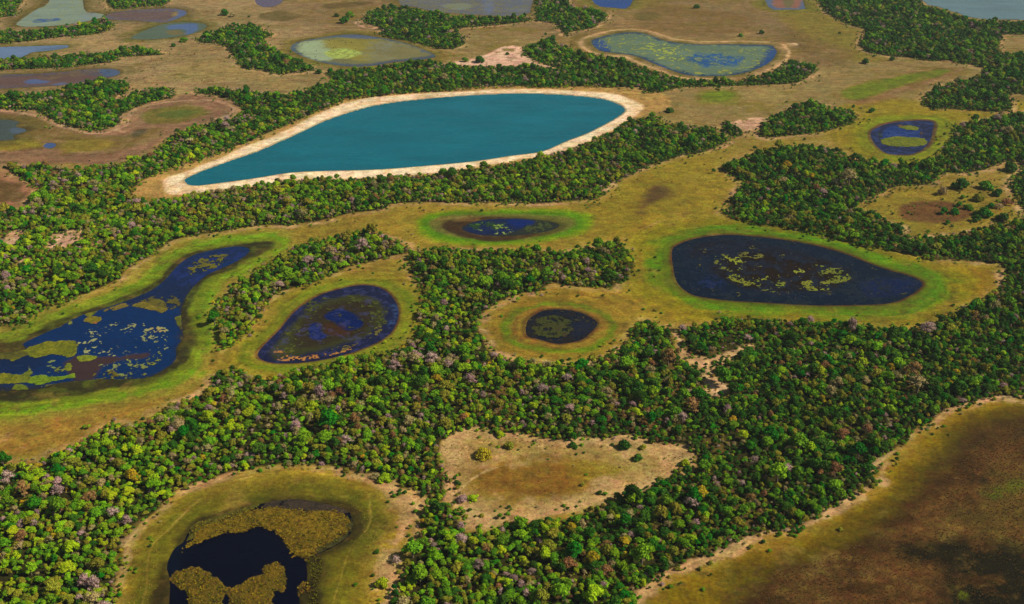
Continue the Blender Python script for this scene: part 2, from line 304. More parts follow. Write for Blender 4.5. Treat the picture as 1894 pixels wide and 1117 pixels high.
# ------------------------------------------------------------------ colours of the land
BASIN = "0,198 40,203 75,213 120,232 163,240 190,238 222,227 228,210 250,195 320,175 420,178 462,195 440,212 400,222 350,236 300,262 270,284 200,303 100,303 0,303"
def base_paint(X, Y):
    n = len(X); C = np.empty((n, 3), np.float32)
    n6 = fbm(X, Y, 9, 4, 3); n25 = fbm(X, Y, 32, 4, 11); n80 = fbm(X, Y, 110, 4, 23); nst = fbm(X*.35, Y, 26, 4, 31)
    C[:] = lin((150, 126, 46))
    def reg(s, col, soft=6, amp=4, al=1.0, gap=None, marg=70, off=0.0):
        p = PW[s] if s in PW else W(s)
        d = sdf(p, X, Y, marg + abs(off)); a = sm(d + off + n25*amp + n6*amp*.35, -soft, soft) * al
        if gap is not None: a = a * sm(n6 + n25*.6, gap-.3, gap+.3)
        a[d < -900] = 0
        mixin(C, a, lin(col))
    # broad tones
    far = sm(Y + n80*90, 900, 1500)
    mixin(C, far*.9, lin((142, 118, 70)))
    reg("0,0 560,0 620,100 560,175 360,200 0,205", (158, 130, 86), 60, 25, .85)
    reg("560,0 1500,0 1600,120 1400,160 1000,60 600,60", (128, 102, 64), 60, 25, .8)
    reg("1240,160 1500,100 1640,110 1820,130 1700,200 1420,240 1240,215", (140, 118, 66), 30, 15, .8)
    reg("0,740 180,740 330,690 380,700 290,760 120,840 0,870", (156, 118, 54), 25, 12, .9)
    mixin(C, sm(n80, .15, .8)*.35, lin((112, 96, 40))); mixin(C, sm(-n80, .15, .8)*.3, lin((170, 140, 74)))
    mixin(C, sm(nst, .2, .9)*.4, lin((118, 104, 36))); mixin(C, sm(-nst, .3, .9)*.3, lin((168, 134, 66)))
    # dry lake beds at the left and their sand lines
    reg("0,198 40,203 75,213 120,232 163,240 190,238 222,227 228,210 250,195 320,175 420,178 462,195 440,212 400,222 350,236 300,262 270,284 200,303 100,303 0,303", (140, 104, 72), 6, 3)
    reg("0,222 40,216 90,226 160,250 240,246 300,236 300,255 240,275 120,285 60,262 0,262", (126, 104, 58), 7, 6, .8)
    reg("0,262 40,255 70,258 60,275 0,285", (140, 124, 40), 6, 6, .9); reg("110,265 150,258 210,262 190,278 120,282", (136, 120, 48), 6, 6, .8)
    for s, c in (("0,203 40,208 75,219 125,236 165,246 200,244 232,232 238,214 260,198 330,186 400,186 432,200 426,212 400,219 380,222", (186, 146, 108)),
                 ("228,243 215,236 222,222 230,206 255,192 300,180 300,177 250,190 226,206 218,224", (186, 146, 108))):
        pl = smooth(S(s))[:-3]; x, y = ground(pl[:, 0], pl[:, 1]); d = line_dist(x, y, X, Y, 20)
        mixin(C, sm(-(d + n6*2), -4.5, -1.5)*.75, lin(c))
    reg("262,215 280,203 330,195 375,198 390,208 360,220 320,228 280,228", (112, 104, 50), 5, 4, .9); reg("290,212 330,202 372,204 350,215 310,217", (84, 98, 44), 4, 3, .8)
    reg("240,250 255,240 272,240 262,252 246,256", (84, 74, 56), 3, 2, .9)
    reg("0,305 20,312 45,330 66,350 50,370 25,385 0,400", (158, 110, 74), 4, 2); reg("0,330 25,335 42,350 30,372 0,385", (106, 80, 54), 5, 3)
    # olive fields round the ponds
    reg("1500,215 1590,190 1720,185 1894,200 1894,222 1790,222 1740,270 1700,300 1600,290 1540,262", (140, 122, 26), 10, 5, .9)
    reg("1560,178 1620,150 1721,124 1790,126 1740,150 1680,168 1600,195", (134, 100, 62), 10, 4, .8)
    reg("1555,170.5 1575.5,160.4 1608,150.4 1658,141.6 1721,129 1758.5,129 1733,143 1683,153 1633,170.5 1590.5,185.5 1560,180.5", (102, 114, 22), 5, 3)
    reg("1283,178 1300,167 1340,165 1372,174 1366,188 1320,192 1295,190", (128, 118, 54), 6, 3); reg("1292,178 1310,170 1345,169 1362,176 1345,185 1310,187", (100, 118, 22), 5, 3, .95)
    reg("1480,0 1560,30 1595,60 1590,90 1640,108 1560,110 1480,60 1440,20", (124, 110, 46), 20, 10, .9)
    reg("1430,40 1500,70 1570,90 1570,115 1520,125 1480,105 1440,80", (116, 92, 58), 12, 8, .7)
    reg("1180,10 1280,15 1390,30 1380,60 1250,65 1180,45", (118, 92, 56), 15, 8, .7); reg("1170,25 1200,22 1225,30 1200,38 1175,36", (100, 88, 46), 6, 4, .7)
    reg("400,110 480,130 560,160 520,166 440,150 300,150 330,125", (150, 128, 70), 15, 8, .7)
    reg("480,25 520,20 555,28 530,38 490,36", (96, 84, 52), 4, 3, .8); reg("600,8 680,2 690,6 640,14 600,15", (92, 76, 48), 4, 3, .8)
    reg("1120,330 1200,300 1290,280 1340,290 1340,390 1240,410 1180,440 1100,430 1090,380", (140, 122, 32), 22, 10, .8)
    reg("1194,350 1211,340 1239,347.7 1236,362.7 1214,372.7 1191,395 1173.6,395 1181,377.7", (88, 62, 42), 7, 4, .95)
    reg("1190,440 1240,415 1330,405 1440,420 1600,455 1740,485 1850,500 1840,540 1760,575 1640,598 1450,585 1250,590 1190,560", (146, 122, 26), 14, 6, .85)
    reg("1660,560 1720,520 1780,500 1840,505 1830,535 1760,575", (134, 100, 20), 14, 8, .8)
    reg("1170,560 1170,430 1200,420 1215,470 1215,560", (150, 120, 40), 10, 6, .7)
    reg("895,560 1000,530 1100,535 1170,560 1160,610 1100,660 1000,665 920,640", (146, 118, 40), 14, 6, .9)
    reg("200,1117 250,985 310,915 400,878 520,858 640,872 720,890 785,940 740,1030 725,1117", (176, 146, 50), 10, 8, .9)
    reg("300,960 400,880 560,862 690,900 740,960 700,1040 660,1117 560,1117 640,990 560,925 420,940 300,1040", (150, 126, 34), 14, 10, .5)
    reg("680,880 760,905 790,935 775,965 745,1020 735,1070 715,1117 690,1117 700,1000 720,950", (206, 160, 106), 7, 6, .85, -.35)
    # field at the lower right
    fld = "1894,733 1846,733 1796,745.5 1756,758 1728,783 1688,803 1681,818 1650.6,836 1620.6,864.6 1600,905 1570,922 1525,952 1480,977 1420,985 1371.6,1000 1344,1017.5 1284,1037.6 1241,1057.6 1221,1067.6 1198.7,1087.7 1170,1117 1894,1117"
    reg(fld, (132, 106, 8), 3, 2)
    reg("1894,745 1821,762 1746,795 1700,835 1660,885 1625,925 1580,955 1525,980 1470,1005 1410,1025 1330,1065 1270,1117 1894,1117", (100, 82, 4), 10, 8, .8)
    reg("1894,752 1821,772 1746,812 1700,855 1662,905 1630,942 1590,970 1530,998 1475,1022 1410,1048 1340,1090 1320,1117 1894,1117", (82, 66, 4), 8, 6, .9)
    reg("1894,762 1821,790 1770,835 1712,893 1671,934 1633,966 1595.5,993 1533,1018 1482.7,1038 1420,1068 1374,1096 1356,1117 1894,1117", (62, 38, 12), 5, 5, .95)
    reg("1894,790 1830,810 1780,860 1740,905 1690,945 1640,985 1560,1025 1480,1055 1420,1085 1390,1117 1894,1117", (98, 66, 34), 9, 12, .9, -.7)
    mixin(C, sm(fbm(X + Y*.6, Y*2.2 - X*1.1, 16, 5, 611), .0, .7)*.45*(sdf(W(fld), X, Y, 5) > 25), lin((78, 54, 20)))
    mixin(C, sm(fbm(X, Y, 5, 3, 612), .35, .9)*.5*(sdf(W(fld), X, Y, 5) > 40), lin((126, 92, 56)))
    reg("1720,1010 1740,960 1800,900 1870,860 1894,850 1894,960 1860,1000 1800,990", (92, 74, 30), 12, 10, .7)
    reg("1894,770 1850,778 1790,810 1740,850 1750,870 1800,830 1894,800", (74, 54, 22), 9, 6, .7)
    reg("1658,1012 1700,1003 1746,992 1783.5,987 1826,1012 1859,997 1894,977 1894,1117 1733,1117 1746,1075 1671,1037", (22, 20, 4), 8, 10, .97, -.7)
    reg("1815,905 1840,898 1872,905 1868,918 1835,922", (88, 96, 14), 4, 5, .85, -.1); reg("1868,895 1894,885 1894,900", (90, 98, 16), 4, 5, .8)
    reg("1765,1085 1800,1082 1798,1097 1775,1100", (120, 130, 20), 3, 5, .85, .05); reg("1805,880 1825,878 1830,892 1808,896", (24, 28, 8), 3, 3, .9)
    # sand clearing in the middle of the southern forest
    clr = "817,814 837,798 865,784 897,784 915,798 985,804 1073,804 1150,800 1211,812 1278,820 1283,860 1240,880 1180,908 1100,934 1036,955 948,967 883,980 855,975 846,945 822,925 826,870"
    reg(clr, (194, 154, 98), 3, 3)
    reg("870,800 930,800 1000,815 960,850 900,860 850,840", (150, 134, 60), 8, 10, .6, -.1); reg("1040,830 1140,820 1220,835 1180,875 1100,860", (150, 132, 64), 8, 10, .6, -.1)
    reg("850,830 880,800 960,815 1080,820 1170,830 1260,830 1240,865 1180,890 1090,920 980,940 900,945 860,920 840,880", (158, 128, 64), 10, 10, .85, -.5)
    reg("893,885 920,864 1000,856 1075,862 1115,872 1085,900 1020,917 950,924 905,914", (124, 88, 30), 8, 8, .9)
    reg("1060,860 1110,855 1150,870 1120,890 1080,890", (138, 120, 36), 7, 6, .7); reg("900,800 1000,812 960,830 890,825", (170, 134, 66), 8, 6, .6)
    # clearing at the right
    reg(HOLES[0][0], (138, 118, 42), 5, 3); reg("1735,345 1791,322 1860,300 1885,330 1860,360 1800,350", (150, 126, 60), 8, 6, .8)
    reg("1665,389 1685,373 1750,370 1790,385 1800,400 1750,412 1700,410 1672,402", (104, 68, 44), 5, 4, .95)
    # pale sand
    for s, c, g in (("830,118 870,108 900,100 935,84 965,86 975,102 1005,114 1020,122 960,124 900,122", (214, 168, 138), -.6),
                 ("1345,232 1380,218 1418,218 1420,228 1395,240 1360,240", (206, 158, 124), -.6),
                 ("1246,612 1256,618 1266,633 1270,648 1290,656 1320,658 1350,648 1358,662 1330,672 1300,676 1270,664 1257,647", (222, 178, 128), -.5),
                 ("1294,684 1320,680 1325,698 1347,714 1340,728 1322,733 1306,716", (226, 180, 134), -.8),
                 ("1352,650 1370,640 1390,634 1388,642 1365,652", (210, 170, 120), -.5),
                 ("85,447 100,430 145,422 150,440 125,455.5 93,462", (220, 168, 136), -.45), ("8,450 15,428 43,423 40,440 25,455", (216, 164, 132), -.6),
                 ("30,485 45,476 62,474 45,488", (214, 160, 124), -.5), ("172,447 180,440 192,446 184,452", (220, 168, 136), -.6),
                 ("655,42 672,33 690,40 702,48 690,54 665,50", (196, 150, 118), -.4), ("1455,80 1475,80 1476,87 1462,86", (214, 172, 128), -.6)):
        reg(s, c, 3, 2.5, .97, g)
    # tan forest fringes
    sf = forest_sd(X, Y)
    frg = sm(sf + n6*2.5 + n25*2.5, -6.5, -1) * sm(n25 + n6*.7, -.1, .5)
    frg[sf < -900] = 0
    mixin(C, frg*.8, lin((198, 154, 102)))
    mixin(C, sm(sf + n6*2, -12, -2)*.25*(sf > -900), lin((186, 150, 92)))
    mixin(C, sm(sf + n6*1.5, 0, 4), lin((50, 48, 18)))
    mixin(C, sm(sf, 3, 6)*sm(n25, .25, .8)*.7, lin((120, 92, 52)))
    # teal salt lake: tan shelf, white beach
    reg("248,352 256,340 276,328 301,315 363,296 401,284 474,257 549,223 599,200 649,182 699,175 850,163 948,156 1023,158 1123,159 1187,166 1224,170 1240,190 1225,205 1190,212 1161,226 1136,241 1098,259 1068,274 1023,288 948,302 875,314 800,324 649,334 549,338 499,345 426,354 376,360 338,364 290,366 252,362", (182, 142, 74), 3, 2)
    reg('beach', (220, 184, 136), 2.4, 2.6, 1); reg('beach', (236, 210, 172), 3.5, 4, .75, -.15, 70, -4.5); reg('lake', (170, 152, 112), 1.2, 0, 1, None, 70, 1.5)
    # rings of green and mud round the ponds
    bands = []
    def rings(s, lst):
        d = sdf(PW[s], X, Y, 70); near_ = (d > -65) & (d < 0)
        bands.append((np.nonzero(near_)[0], d[near_]))
        for off, col, soft, amp, al in lst:
            a = sm(d + off + n25*amp*1.3 + n6*amp*.7 + nst*amp*.5, -soft, soft) * al * (1 - .3*sm(n6 + .6*nst, .0, .9)) * (.72 + .28*sm(n80*.7 + n25 + .5*nst, -.7, .35) if soft > 3.5 else 1); a[d < -900] = 0; mixin(C, a, lin(col))
    rings('p3', [(26, (140, 126, 34), 7, 4, .9), (14, (108, 124, 20), 5, 3, .95), (7, (124, 122, 30), 3, 2, .8), (1.5, (96, 58, 44), 1.2, .4, .9)])
    rings('p4', [(42, (128, 120, 14), 10, 7, .9), (22, (80, 122, 0), 7, 6, .95), (8, (82, 92, 8), 4, 3, .85), (2, (84, 48, 28), 1.5, .6, .9)])
    rings('p5', [(16, (92, 124, 4), 3, 3.5, .9), (9, (142, 104, 44), 3, 2, .95), (2, (88, 54, 30), 1.5, .6, .9)])
    rings('p6', [(30, (142, 130, 52), 8, 4, .9), (19, (104, 142, 10), 5, 5, .95), (9, (104, 112, 22), 5, 4, .85), (1.5, (50, 47, 27), 3, 3, 1)])
    rings('p12', [(34, (132, 122, 18), 9, 4, .9), (20, (116, 128, 14), 7, 4, .9), (3.5, (84, 52, 50), 2, .8, .95)])
    rings('p7', [(24, (118, 104, 28), 6, 4, .9), (14, (96, 94, 18), 5, 4, .9), (5, (84, 78, 18), 3, 4, .9), (1.5, (52, 42, 18), 2, 3, .9)])
    reg('p2green', (114, 138, 0), 5, 4); reg('p2lime', (80, 124, 0), 4, 3, .92); reg('p2in', (112, 104, 54), 4, 2); reg('p2mud', (62, 44, 28), 3, 2)
    reg("860,398 960,395 1040,402 1060,412 1035,426 990,434 1020,415 960,402", (96, 100, 40), 3, 3, .6)
    for s, c in (('t1', (104, 92, 50)), ('t2', (108, 94, 58)), ('t3', (106, 100, 50)), ('t4', (110, 104, 52)), ('t5', (112, 96, 54)), ('t6', (116, 104, 44)),
                 ('t7', (112, 98, 54)), ('t8', (120, 110, 44)), ('t10', (110, 108, 36)), ('t13', (92, 82, 44))):
        rings(s, [(22, c, 9, 5, .8), (6, tuple(int(v*.8) for v in c), 4, 2, .8)])
    rings('t9', [(30, (140, 112, 60), 8, 4, .8), (19, (206, 164, 112), 2.5, 1.5, .9), (13, (118, 100, 50), 4, 3, .95), (4, (88, 84, 50), 3, 2, .8)])
    # cattle and vehicle tracks
    for s, wd, c, al in (("268,1117 272,1080 272,1050 278,1017 292,996 311,980 335,955 372,930", 1.0, (196, 160, 84), .55), ("676,925 684,940 684,967 668,992 649,1012 632,1060 617,1113", .9, (190, 162, 80), .45),
                 ("0,600 50,603 110,570 210,530 270,490", 3, (176, 142, 72), .5), ("470,660 420,650 395,640 380,672 350,705 300,735 240,765", 3.5, (186, 146, 72), .55),
                 ("393,560 392,600 396,630 410,648", 2, (180, 142, 76), .6), ("1200,600 1210,580 1270,577 1400,575 1560,585 1690,582 1780,545", 2, (170, 136, 52), .5),
                 ("1180,460 1185,500 1180,560 1150,590", 3, (160, 124, 46), .5), ("1190,425 1205,415 1240,405", 2, (186, 150, 90), .6),
                 ("940,80 1010,60 1060,58 1100,45 1124,28", 3, (196, 156, 110), .7), ("830,920 850,905 890,875 940,862", 1.6, (206, 170, 110), .8),
                 ("1123,350 1133,338 1161,325 1198,308 1236,296 1262,287", 3, (222, 182, 130), .8), ("1070,60 1100,52", 2, (206, 164, 112), .6),
                 ("1894,730 1876,733 1846,733 1796,745 1756,758 1728,783 1688,803 1681,818 1650,836 1621,864", 2.4, (216, 168, 124), .85),
                 ("1590,908 1570,921 1525,951 1480,976 1420,984 1371,999 1344,1016", 2.2, (212, 166, 116), .8), ("1300,1032 1270,1045 1241,1057 1221,1068 1198,1088 1180,1110", 2.8, (212, 166, 110), .8),
                 ("451,123 474,127 516,136 549,133 582,130", 3, (206, 166, 120), .75), ("720,70 762,78 800,92 830,100", 2.4, (204, 164, 112), .8),
                 ("195,1117 214,1088 229,1045 231,1008 250,983 262,970", 4, (214, 170, 114), .8), ("1350,400 1422,414 1470,421 1520,434 1558,442 1640,462 1700,474", 2.5, (164, 130, 54), .7),
                 ("0,203 35,206 70,215 95,227", 3, (196, 150, 108), .6), ("1540,238 1503,247 1470,252 1430,255", 2.5, (214, 170, 110), .8), ("1660,102 1721,112 1771,120 1821,131", 3, (206, 166, 110), .7)):
        pl = smooth(S(s))[:-3]; x, y = ground(pl[:, 0], pl[:, 1]); d = line_dist(x, y, X, Y, 14)
        mixin(C, sm(-(d + n6*wd*.9), -wd*1.2, -wd*.2)*al*.7*sm(n25 + .5*n6, -.9, .3), lin(c))
    mo = fbm(X, Y, 17, 5, 421); mo2 = fbm(X, Y, 48, 4, 422); open_ = (sf < 0).astype(np.float32)
    for k in ('lake', 'beach'): open_ *= (sdf(PW[k], X, Y, 4) < 0)
    mixin(C, sm(mo + .4*mo2, .3, 1.0)*.38*open_, lin((104, 88, 40))); mixin(C, sm(-mo + .5*mo2, .45, 1.1)*.32*open_, lin((158, 126, 74)))
    mixin(C, sm(fbm(X, Y, 7, 3, 423) + .5*mo2, .6, 1.1)*.4*open_, lin((92, 74, 32)))
    # wrack lines: faint streaks that follow each shore
    for m_, d_ in bands:
        st = vnoise(d_/3.1 + .5*n6[m_], (X[m_]+Y[m_])/70, 71)*.6 + vnoise(d_/1.4 + .4*n25[m_], (X[m_]-Y[m_])/40, 72)*.4 - .5
        C[m_] *= (1 + .5*st*sm(-d_, 0, 6)*(1-sm(-d_, 40, 65)))[:, None]
    for s_, w_, k_ in ((BASIN, 5.0, .55), ("0,305 20,312 45,330 66,350 50,370 25,385 0,400", 4.0, .5), (HOLES[0][0], 6.0, .25), (fld, 7.0, .3), ("1480,215 1560,178 1620,150 1721,120 1800,128 1740,155 1680,180 1600,205", 5.0, .4), ("1240,160 1400,150 1450,180 1400,215 1290,225 1240,200", 4.5, .3)):
        d_ = sdf(W(s_), X, Y, 5); m_ = np.nonzero(d_ > 0)[0]; st = vnoise(d_[m_]/w_ + .6*n6[m_]*5/w_, (X[m_]+Y[m_])/120, 73)*.65 + vnoise(d_[m_]/w_*2.3 + .5*n25[m_], (X[m_]-Y[m_])/60, 74)*.35 - .5
        C[m_] *= (1 + k_*st*sm(d_[m_], 0, 8))[:, None]
    jit = fbm(X, Y, 5, 4, 401); jh = fbm(X, Y, 14, 3, 402); js = fbm(X*.5, Y*1.6, 18, 4, 403)
    C *= (1 + .2*jit + .14*js)[:, None]; C[:, 2] *= np.where(C[:, 2] < .045, .62, 1); C *= (.86 + .14*sm(C[:, 2], .1, .3))[:, None]; C[:, 0] *= .97
    C[:, 0] *= 1 + .07*jh; C[:, 1] *= 1 - .03*jh
    dots = sm(fbm(X, Y, 4.5, 2, 404) + .35*fbm(X, Y, 40, 2, 405), .95, 1.25) * (sf < -2)
    for k in ('lake', 'beach'): dots *= sdf(PW[k], X, Y, 4) < 0
    mixin(C, dots*.55, lin((84, 66, 26)))
    return np.clip(C, 0, 1)
def line_dist(x, y, X, Y, margin):
    out = np.full(X.shape, 1e3, np.float32)
    m = np.nonzero((X > x.min()-margin) & (X < x.max()+margin) & (Y > y.min()-margin) & (Y < y.max()+margin))[0]
    if len(m) == 0: return out
    a = X[m].astype(np.float32); b = Y[m].astype(np.float32); d = np.full(a.shape, 1e9, np.float32)
    for i in range(len(x)-1):
        ex, ey = x[i+1]-x[i], y[i+1]-y[i]; L = ex*ex+ey*ey+1e-9
        t = np.clip(((a-x[i])*ex + (b-y[i])*ey)/L, 0, 1)
        d = np.minimum(d, (a-x[i]-ex*t)**2 + (b-y[i]-ey*t)**2)
    out[m] = np.sqrt(d); return out

# ------------------------------------------------------------------ the land, one sheet to the horizon
WATERS = ['lake', 'p2water', 'p3', 'p4', 'p5', 'p6water', 'p7water', 'p12', 't1', 't2', 't3', 't4', 't5', 't6', 't7', 't8', 't9', 't10', 't11', 't13', 't14', 't15']
ys = [400.0]
while ys[-1] < 2700:
    y = ys[-1]; ys.append(y * (1 + (.00105 if y < 850 else .0017)))
ys = np.array([-900, -500, -200, 0, 150, 260, 330, 370] + ys + list(2700 * 1.12 ** np.arange(1, 22)))
ts = np.arange(-.74, .7401, .0012)
ts = np.concatenate([-np.array([6, 4, 2.6, 1.8, 1.3, 1.0, .86, .8]), ts, np.array([.8, .86, 1.0, 1.3, 1.8, 2.6, 4, 6])])
YY, TT = np.meshgrid(ys, ts, indexing='ij'); XX = np.clip(np.maximum(np.abs(YY), 330) * TT, -27000, 27000)
X, Y = XX.ravel(), YY.ravel()
C = base_paint(X, Y)
Z = fbm(X, Y, 60, 3, 5) * .25 - .2
for k in WATERS:
    d = sdf(PW[k], X, Y, 12); near = sm(d, -10, -1); near[d < -900] = 0
    Z = Z * (1 - near) + near * 0.0
    a = sm(d, -1.2, 5); a[d < -900] = 0
    Z = Z - 1.5 * a
nr, nc = YY.shape; idx = np.arange(nr*nc).reshape(nr, nc)
Fq = np.stack([idx[:-1, :-1], idx[:-1, 1:], idx[1:, 1:], idx[1:, :-1]], -1).reshape(-1, 4)
g = link('ground', np_mesh('ground', np.stack([X, Y, Z], 1), Fq, M_GROUND, C, True)); tag(g, kind='structure')
del XX, YY, TT, X, Y, C, Z, Fq, idx

# ------------------------------------------------------------------ water and the plants on it
def patch(poly, k=1.0):
    """fine grid over a polygon's bounds, spacing growing with distance"""
    lo, hi = poly.min(0) - 3, poly.max(0) + 3
    hi[1] = min(hi[1], 2700); lo[1] = max(lo[1], 380)
    ys = [lo[1]]
    while ys[-1] < hi[1]: ys.append(ys[-1] * (1 + k * (.0008 if ys[-1] < 850 else .0013)))
    ys = np.array(ys); t0 = min(lo[0]/lo[1], lo[0]/hi[1]); t1 = max(hi[0]/lo[1], hi[0]/hi[1])
    ts = np.arange(t0, t1, .0009 * k)
    YY, TT = np.meshgrid(ys, ts, indexing='ij'); return YY * TT, YY
def cut(XX, YY, keep):
    nr, nc = YY.shape; idx = np.arange(nr*nc).reshape(nr, nc)
    F_ = np.stack([idx[:-1, :-1], idx[:-1, 1:], idx[1:, 1:], idx[1:, :-1]], -1).reshape(-1, 4)
    F_ = F_[keep.ravel()[F_].all(1)]
    used = np.unique(F_); mp = np.full(nr*nc, -1); mp[used] = np.arange(len(used))
    return used, mp[F_]
def tints(X, Y, base, ops, C=None, R=None):
    n6 = fbm(X, Y, 7, 4, 41); n2 = fbm(X, Y, 2.6, 3, 77); n25 = fbm(X, Y, 26, 4, 51); ns = fbm(X*.4, Y, 8, 3, 91)
    if C is None: C = np.empty((len(X), 3), np.float32); C[:] = lin(base); R = np.full(len(X), .08, np.float32)
    for op in ops:
        s, col, soft, amp, al, gap, rough = op
        if isinstance(s, tuple): d = sdf(PW[s[0]], X, Y, 60) - s[1]     # inset of a whole outline
        else: d = sdf(W(s), X, Y, 40)
        a = sm(d + n25*amp*.7 + n6*amp, -soft, soft) * al; a[d < -900] = 0
        if gap is not None: a = a * sm(n2*.6 + n6*.8, gap-.2, gap+.2)
        mixin(C, a, lin(col)); R += (rough - R) * a
    return C, R
def water(key, base, ops=(), k=1.0, name='pond'):
    p = PW[key]; XX, YY = patch(p, k); d = sdf(p, XX.ravel(), YY.ravel(), 8)
    used, F_ = cut(XX, YY, (d > -1.0)); x, y = XX.ravel()[used], YY.ravel()[used]
    C, R = tints(x, y, base, ops)
    me = np_mesh(name, np.stack([x, y, np.full(len(x), -.35)], 1), F_, M_WATER, C, True, {'rough': R})
    return tag(link(name, me), kind='structure')
def plants(key, name, label, cat, base, ops, k=1.0, height=.22, zc=-.3):
    """floating or standing plants: kept where one of the shapes covers the water"""
    p = PW[key]; XX, YY = patch(p, k); X, Y = XX.ravel(), YY.ravel()
    n6 = fbm(X, Y, 7, 4, 141); n2 = fbm(X, Y, 1.9, 3, 177); n25 = fbm(X, Y, 26, 4, 151)
    keep = np.zeros(len(X), bool); C = np.empty((len(X), 3), np.float32); C[:] = lin(base); hh = np.zeros(len(X), np.float32)
    dp = sdf(p, X, Y, 8)
    for s, col, amp, gap, h_ in ops:
        d = (sdf(PW[s[0]], X, Y, 40) - s[1]) if isinstance(s, tuple) else sdf(W(s), X, Y, 20)
        f = d + n25*amp*.6 + n6*amp + n2*amp*.5; m = (f > 0) & (d > -900)
        if gap is not None: m &= (n2*.7 + n6*.7) > gap
        C[m] = lin(col); keep |= m; hh[m] = np.maximum(hh[m], h_ * sm(f[m], 0, 2.5))
    keep &= dp > .5
    if not keep.any(): return None
    C *= (.72 + .26*n2 + .16*n6)[:, None]; C[:, 2] *= .7; C[:, 0] *= 1 + .12*n6; C = np.clip(C, 0, 1)
    used, F_ = cut(XX, YY, keep); z = zc + .06 + hh[used] * (.6 + .4*n2[used]) + .06*(n2[used]+1)
    me = np_mesh(name, np.stack([X[used], Y[used], z], 1), F_, M_PLANT, C[used], True)
    return tag(link(name, me), label, cat, kind='stuff')

TEAL = (0, 100, 114)
water('lake', TEAL, [("560,240 800,190 1100,190 1100,230 800,290 560,300", (0, 108, 122), 30, 8, .5, None, .2), (('lake', 1.5), (0, 94, 108), 2, .5, .6, None, .2)], 2.0, 'salt_lake')
NAVY = (4, 14, 52)
water('p2water', (34, 38, 26), [("858,424 870,412 905,404 950,404 985,408 975,418 950,428 910,433 880,432", (8, 24, 64), 4, 3, .95, None, .1), ("940,406 985,406 990,412 955,418", (0, 28, 92), 2, 2, .9, None, .1), ("865,412 905,408 925,415 900,424 870,422", (40, 66, 26), 4, 4, .8, -.1, .6)])
plants('p2water', 'water_plants', 'pale green floating plants in the dark brown rimmed pond with a bright green ring', 'water plants', (90, 120, 50),
       [("905,416 940,412 958,420 935,424 915,422", (110, 140, 70), 2, .15, .05), ("885,424 930,424 950,430 920,433", (130, 150, 90), 1.5, .25, .05), ("860,412 890,408 905,412 880,418", (60, 96, 30), 2, .1, .05), ("975,410 1020,412 1010,424 970,430", (56, 70, 34), 3, .15, .05)], .8)
P3IN = "515,632 540,600 570,570 610,553 660,545 700,556 712,580 700,605 660,628 600,645 540,660 508,664 500,650"
water('p3', (22, 26, 56), [(P3IN, (54, 56, 26), 4, 2, .95, None, .7), ("540,625 570,582 615,560 675,557 698,580 680,612 620,632 560,645", (44, 34, 26), 5, 3, .8, None, .7),
      ("599,582.5 624,571 649.5,577.5 669.5,590 671,602.6 649.5,611 629,607.6 619,597.6 604,590", (2, 24, 78), 1.5, 1, 1, None, .08), ("584,596 594,602.6 597,615 609,620 589,627.7 573,622.7 570.5,610 574,601", (2, 24, 78), 1.5, 1, 1, None, .08),
      ("596,594 618,594 640,608 655,614 620,622 600,612", (62, 38, 22), 3, 3, .85, None, .7),
      ("722,562 734,565 733,590 722,608 716,600 726,585", (60, 92, 140), 3, 1.5, .45, -.2, .3), (('p3', 0), (70, 76, 130), 5, 2, .25, .35, .3)], .9)
plants('p3', 'marsh_plants', 'olive and rusty water weeds ringing the blue core of the egg shaped pond', 'water plants', (78, 84, 24),
       [(P3IN, (58, 62, 22), 3, .4, .12), ("560,565 620,548 690,552 712,585 700,604 690,575 640,560 580,575", (66, 74, 20), 4, .2, .12),
        ("506,655 512,640 522,648 545,660 600,652 650,640 665,632 655,645 600,660 540,666 510,665", (176, 120, 68), 1.5, -.1, .12), ("600,648 655,632 700,605 690,622 640,646 600,655", (96, 92, 40), 3, .2, .12), ("520,640 545,612 555,625 540,655", (78, 84, 22), 3, .1, .12)], .8)
water('p4', (2, 18, 34), [("1325,480 1370,465 1450,465 1520,480 1575,505 1550,530 1460,540 1380,535 1335,510", (34, 24, 10), 7, 6, .8, None, .7), ("1600,520 1680,515 1700,525 1670,545 1610,550 1590,535", (4, 22, 60), 5, 3, .9, None, .1),
      ("1270,455 1350,442 1420,450 1500,470 1480,480 1380,462 1290,475", (24, 22, 28), 6, 4, .7, None, .4), (('p4', 0), (40, 52, 66), 6, 5, .45, .35, .4), (('p4', 2), (28, 34, 14), 6, 6, .5, .3, .6), ("1550,500 1640,520 1620,540 1540,540", (34, 42, 30), 5, 5, .6, .1, .6), ("1310,510 1345,520 1340,535 1300,530", (10, 30, 78), 4, 3, .7, 0, .1), (('p4', 12), (10, 24, 56), 8, 8, .4, .1, .3)], .9)
